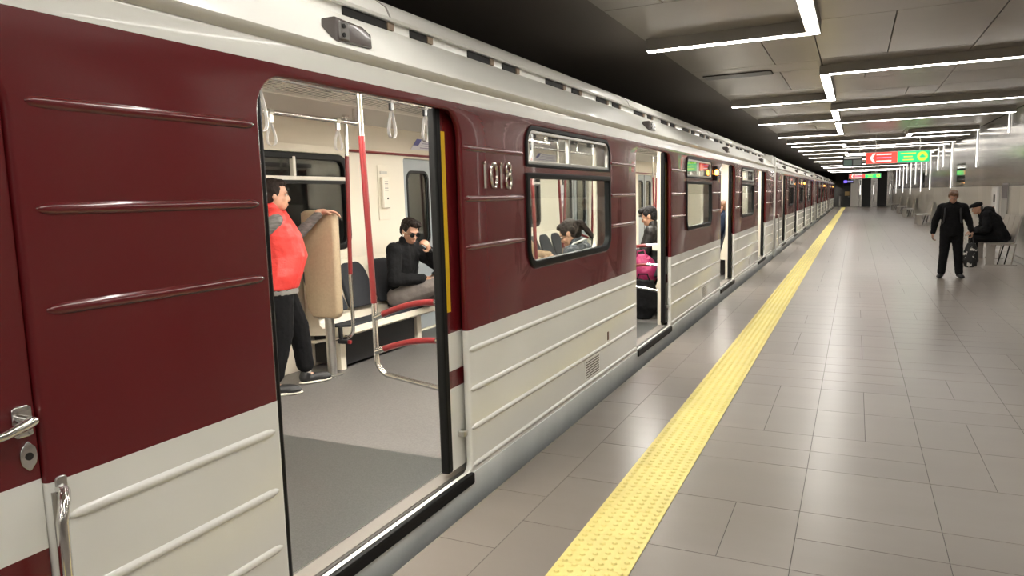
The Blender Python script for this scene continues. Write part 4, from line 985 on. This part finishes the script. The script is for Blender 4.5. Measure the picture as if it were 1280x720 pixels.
def sunglasses():
    b = B(); g_ = thing('sunglasses', 'dark sunglasses worn by the seated man', 'sunglasses', (0, 0, 0)); bpy.data.objects.remove(g_)
    o = None
    for s in (-1, 1):
        b = B(); pts = [LM(s * .034 + .026 * math.cos(a), .0, .002 + .023 * math.sin(a)) for a in [2 * PI * i / 18 for i in range(18)]]
        fwv = (LM(0, 1, 0) - LM(0, 0, 0)); lo = [b.verts.new(p + fwv * .094) for p in pts]; hi = [b.verts.new(p + fwv * .099) for p in pts]
        b.faces.new(lo[::-1]); b.faces.new(hi)
        for i in range(18): b.faces.new((lo[i], lo[(i + 1) % 18], hi[(i + 1) % 18], hi[i]))
        l_ = obj('sunglass_lens', b, mat('dark_lens', (.008, .008, .008), .08), tman, True)
        b = B(); cap(b, LM(s * .060, .094, .008), .003, LM(s * .080, -.01, .006), .003, 6); obj('temple_arm', b, chrome_m, l_)
    b = B(); cap(b, LM(-.010, .100, .010), .003, LM(.010, .100, .010), .003, 6); obj('glasses_bridge', b, chrome_m, tman)
sunglasses()
b = B(); cap(b, JM['wrL'] - (JM['wrL'] - JM['elL']).normalized() * .03, .034, JM['wrL'] - (JM['wrL'] - JM['elL']).normalized() * .015, .034); wt = obj('watch_strap', b, steel_m, tman, True)
b = B(); cap(b, JM['wrL'] + V(.02, .03, -.005), .020, JM['wrL'] + V(.025, .036, -.005), .018); obj('watch_face', b, black_m, wt, True)
b = B(); cap(b, LM(.075, .0, -.02), .008, LM(.078, .01, -.045), .005, 8); obj('earphone', b, mat('white_plastic', (.8, .8, .78), .3), tman, True)
def place(o, root):  # put a top-level thing where a person's local frame would have it
    o.matrix_world = Matrix.Translation(root.location) @ Matrix.Rotation(root.rotation_euler.z, 4, 'Z') @ o.matrix_basis
t = thing('phone', 'black phone held by the seated man in sunglasses', 'phone', JM['wrR'] + V(-.09, .075, .055), 0)
b = B(); box(b, -.06, .06, -.036, .036, -.004, .004, .003); obj('case', b, black_m, t); b = B(); box(b, -.055, .055, -.032, .032, .004, .005); obj('screen', b, mat('phone_glass', (.02, .022, .025), .08), t)
t.rotation_euler = (.35, 0, .5); bpy.context.view_layer.update(); place(t, tman)
# ---- woman with a bun behind the window, and the person past her
J = sit(1.66, 1.0, .43, .03); J['head'] += V(.0, .03, -.02); J['wrL'] = V(-.06, .34, .62); J['wrR'] = V(.07, .34, .62)
tw, LW, JW = person('seated woman with tied dark hair and headphones bending over behind the window', (-2.26, 6.23, FZ), math.radians(90), J,
       dict(fat=.95, k=.97, face=V(-.10, 1, -.62), hairm=dkhair, hair='tail', skin='tan', top=dict(m=mat('grey_blue_coat', (.045, .050, .060), .8), g=.022), bottom=dict(m=blackcloth2), shoem=blkshoe))
b = B(); cap(b, JW['neck'] + V(-.085, .00, .035), .010, JW['neck'] + V(-.075, .085, -.05), .010, 8); cap(b, JW['neck'] + V(-.085, .0, .035), .010, JW['neck'] + V(0, -.085, .075), .010, 8); cap(b, JW['neck'] + V(0, -.085, .075), .010, JW['neck'] + V(.085, .0, .035), .010, 8); cap(b, JW['neck'] + V(.085, .0, .035), .010, JW['neck'] + V(.075, .085, -.05), .010, 8)
remesh('white_neck_cord', b, mat('white_plastic', (.8, .8, .78), .3), tw, .005, 1)
# ---- passenger whose forearm shows at the corner of the window
J = sit(1.72, 1.0, .43, .10); J['elL'] = V(-.34, .20, .72); J['wrL'] = V(-.46, .38, .70); J['wrR'] = V(.0, .45, .66)
person('seated passenger in tan top and blue jeans, forearm showing at the window corner', (-4.12, 8.58, FZ), math.radians(-90), J,
       dict(face=V(0, 1, -.4), hairm=brhair, hair='short', top=dict(name='sweater', m=tancloth, g=.02), bottom=dict(m=jeans, g=.018), shoem=blkshoe, handL=(V(.5, .6, -.25), V(0, -.2, -1), None, .5)))
# ---- man behind the second door, with a pink bag
J = sit(1.76, 1.08, .44, .02); J['head'] += V(0, .02, -.01); J['wrL'] = V(-.12, .32, .74); J['wrR'] = V(.10, .32, .74); J['elL'] = V(-.26, .12, .72)
tp, LP, JP = person('seated man in black leather jacket beside a magenta bag', (-2.26, 9.02, FZ), math.radians(90), J,
       dict(fat=1.1, face=V(-.12, 1, -.42), hairm=blkhair, hair='full', skin='olive', top=dict(m=leather, g=.028, wr=.014), bottom=dict(m=blackcloth2, g=.03, leg=1.15), shoem=blkshoe))
magenta = mat('magenta_fabric', (.27, .008, .075), .6, bump=.2, bscale=40)
t = thing('shopping_bag', 'magenta bag on the bench beside seated man in leather jacket', 'bag', (-2.34, 8.62, .56))
b = B(); ell(b, V(0, 0, .13), V(.17, 0, 0), V(0, .15, 0), V(0, 0, .20)); ell(b, V(.06, 0, .1), V(.13, 0, 0), V(0, .16, 0), V(0, 0, .15)); remesh('bag_body', b, magenta, t, .01, 2, .02, .05)
b = B(); tube(b, [(-.06, -.05, .29), (-.05, -.05, .36), (.03, -.05, .38), (.07, -.05, .28)], .010, 8); obj('bag_handle', b, magenta, t, True)
t = thing('garment_bag', 'black cloth bag standing on the floor in second open doorway', 'bag', (-2.27, 8.34, FZ))
b = B(); loft(b, [(V(0, 0, .01), V(.10, 0, 0), V(0, .06, 0)), (V(.02, 0, .15), V(.19, 0, 0), V(0, .09, 0)), (V(.02, 0, .35), V(.16, 0, 0), V(0, .09, 0)), (V(.02, 0, .47), V(.12, 0, 0), V(0, .07, 0))]); remesh('bag_body', b, blackcloth, t, .01, 3, .03, .1)
b = B(); tube(b, [(-.07, 0, .46), (-.04, 0, .54), (.06, 0, .54), (.09, 0, .46)], .010, 8); obj('bag_handle', b, blackcloth, t, True)
# ---- person behind the third door
J = sit(1.72, 1.05, .44, .05)
person('seated person in navy coat partly hidden in the third open doorway', (-2.26, 14.6, FZ), math.radians(90), J,
       dict(fat=1.05, face=V(-.1, 1, -.1), hairm=brhair, hair='short', skin='tan', vx=.011, bvx=.008, top=dict(m=navy, g=.028), bottom=dict(m=navy, g=.02), shoem=blkshoe))
# ---- walker on the platform
J = stand(1.56, 1.05); J['head'] += V(0, .045, -.03); J['neck'] += V(0, .015, -.005)
J['shL'].z -= .03; J['shR'].z -= .03
J['elR'] = V(.255, -.04, 1.00); J['wrR'] = V(.285, .05, .79); J['elL'] = V(-.255, -.02, 1.00); J['wrL'] = V(-.30, .08, .82)
J['anR'] += V(.04, .04, 0); J['toR'] += V(.06, .04, 0); J['anL'] += V(-.05, .02, 0); J['toL'] += V(-.08, .02, 0); J['knL'] += V(-.02, .02, 0); J['knR'] += V(.01, .03, 0)
twk, LK, JK = person('person in black walking along the platform looking down', (1.55, 14.85, 0), math.radians(176), J,
       dict(fat=1.10, k=.92, slim=.85, face=V(.06, 1, -.62), hairm=brhair, hair='full', skin='light', top=dict(m=blackcloth, g=.020, wr=.018), bottom=dict(m=blackcloth, g=.020, leg=1.05), shoem=blkshoe,
            handR=(V(.05, .15, -1), V(-1, .2, 0), V(0, 1, .1), .6), handL=(V(-.05, .15, -1), V(1, .2, 0), V(0, 1, .1), 1.0)))
for s in (-1, 1):
    b = B(); tube(b, [(s * .09, -.12, 1.18), (s * .10, -.07, 1.285), (s * .11, .02, 1.290), (s * .115, .105, 1.215), (s * .12, .135, 1.12), (s * .13, .12, 1.0), (s * .15, .0, .93)], .013, 8); obj('backpack_strap', b, mat('strap_grey', (.03, .03, .033), .7), twk, True)
t = thing('backpack', 'dark backpack on the back of the walking person', 'backpack', (0, -.205, .90)); b = B(); ell(b, V(0, 0, .16), V(.14, 0, 0), V(0, .075, 0), V(0, 0, .21)); remesh('pack', b, mat('strap_grey', (.03, .03, .033), .7), t, .012, 2); b = B(); ell(b, V(0, -.05, .08), V(.10, 0, 0), V(0, .045, 0), V(0, 0, .09)); remesh('front_pocket', b, blackcloth2, t, .012, 2)
bpy.context.view_layer.update(); place(t, twk)
t = thing('carrier_bag', 'black and white patterned carrier bag hanging from the walking person\'s hand', 'bag', (JK['wrL'].x + .0, JK['wrL'].y + .02, .20))
bw = mat('black_white_print', (.25, .25, .25), .5); nt = bw.node_tree; n_ = nt.nodes.new('ShaderNodeTexNoise'); n_.inputs['Scale'].default_value = 11; n_.inputs['Detail'].default_value = 3; cr = nt.nodes.new('ShaderNodeValToRGB'); cr.color_ramp.interpolation = 'CONSTANT'
cr.color_ramp.elements[0].color = (.012, .012, .012, 1); cr.color_ramp.elements[1].color = (.55, .53, .50, 1); cr.color_ramp.elements[1].position = .56; tcn = nt.nodes.new('ShaderNodeTexCoord'); nt.links.new(tcn.outputs['Object'], n_.inputs['Vector']); nt.links.new(n_.outputs['Fac'], cr.inputs['Fac']); nt.links.new(cr.outputs[0], nt.nodes['Principled BSDF'].inputs['Base Color'])
b = B(); loft(b, [(V(0, 0, .0), V(.085, 0, 0), V(0, .055, 0)), (V(0, 0, .12), V(.12, 0, 0), V(0, .07, 0)), (V(0, 0, .30), V(.105, 0, 0), V(0, .06, 0)), (V(0, 0, .42), V(.06, 0, 0), V(0, .035, 0))]); remesh('bag_body', b, bw, t, .010, 2, .02, .05)
b = B(); tube(b, [(-.04, 0, .40), (-.012, 0, .53), (.012, 0, .53), (.04, 0, .40)], .008, 8); obj('bag_handle', b, mat('strap_grey', (.03, .03, .033), .7), t, True)
bpy.context.view_layer.update(); place(t, twk)
# ---- seated man in a flat cap on the platform bench
J = sit(1.74, 1.12, .45, .26); J['head'] += V(0, .06, -.07); J['neck'] += V(0, .02, -.03)
J['elL'] = V(-.25, .28, .72); J['wrL'] = V(-.05, .50, .66); J['elR'] = V(.25, .28, .72); J['wrR'] = V(.05, .50, .66)
tc_, LC, JC = person('seated man in black hooded coat and flat cap on steel bench', (2.72, 17.75, 0), math.radians(90), J,
       dict(fat=1.15, face=V(-.15, 1, -.35), hairm=dkhair, hair=None, skin='tan', vx=.010, top=dict(m=blackcloth, g=.042, wr=.03, hood=True), bottom=dict(m=blackcloth2, g=.02), shoem=redshoe,
            handL=(V(.3, .8, -.2), V(.5, 0, -1), None, .5), handR=(V(-.3, .8, -.2), V(-.5, 0, -1), None, .5)))
rt = (LC(1, 0, 0) - LC(0, 0, 0)); fwv = (LC(0, 1, 0) - LC(0, 0, 0)); upv = (LC(0, 0, 1) - LC(0, 0, 0))
b = B(); ell(b, LC(0, -.018, .068), rt * .090, fwv * .108, upv * .062); ell(b, LC(0, .045, .085), rt * .080, fwv * .085, upv * .036); cap_o = remesh('flat_cap', b, blackcloth, tc_, .008, 2)
b = B(); ell(b, LC(0, .115, .058), rt * .066, fwv * .055, upv * .012); remesh('cap_peak', b, blackcloth, cap_o, .006, 1)
b = B(); ell(b, LC(0, -.062, .0), rt * .075, fwv * .045, upv * .06); remesh('hair', b, mat('grey_hair', (.12, .11, .10), .6), tc_, .008, 2)

# ================================================================== PLATFORM BENCHES
bsteel = mat('bench_steel', (.40, .37, .335), .34, .55, var=.06, vscale=10)
def pbench(label, y, n=3):
    t = thing('platform_bench', label, 'bench', (2.72, y, 0), 0, 'steel platform benches'); L = .56
    for i in range(n):
        y0 = i * L + .012; y1 = (i + 1) * L - .012
        b = B(); prism_y(b, [(-.27, .445), (-.285, .425), (-.26, .42), (.17, .43), (.195, .45), (.285, .98), (.262, .985), (.165, .47), (.15, .458)], y0, y1); obj('seat_shell', b, bsteel, t, True)
    for k in range(2):
        y0 = .06 if k == 0 else n * L - .12
        b = B(); prism_y(b, [(-.285, .43), (-.13, .43), (-.13, .012), (-.285, .012)], y0, y0 + .05); obj('front_leg', b, bsteel, t)
        for q in range(3):
            x = -.06 + q * .10
            b = B(); tube(b, [(x + .08, y0 + .025, .428), (x - .02 + .02 * q, y0 + .025, .012)], .012, 8); obj('slanted_strut', b, black_m if q < 2 else bsteel, t, True)
        b = B(); box(b, -.30, .25, y0 - .02, y0 + .07, 0, .012); obj('foot_plate', b, bsteel, t)
    b = B(); box(b, -.22, .20, .0, n * L, .405, .42); obj('beam', b, bsteel, t)
    return t
pbench('steel platform bench with the capped man sitting on it', 17.30)
pbench('empty steel platform bench, first one beyond the capped man', 35.6)
pbench('empty steel platform bench, second one beyond the capped man', 45.8)
pbench('empty steel platform bench, third one beyond the capped man', 52.0)
pbench('empty steel platform bench nearest to the platform end', 60.0)
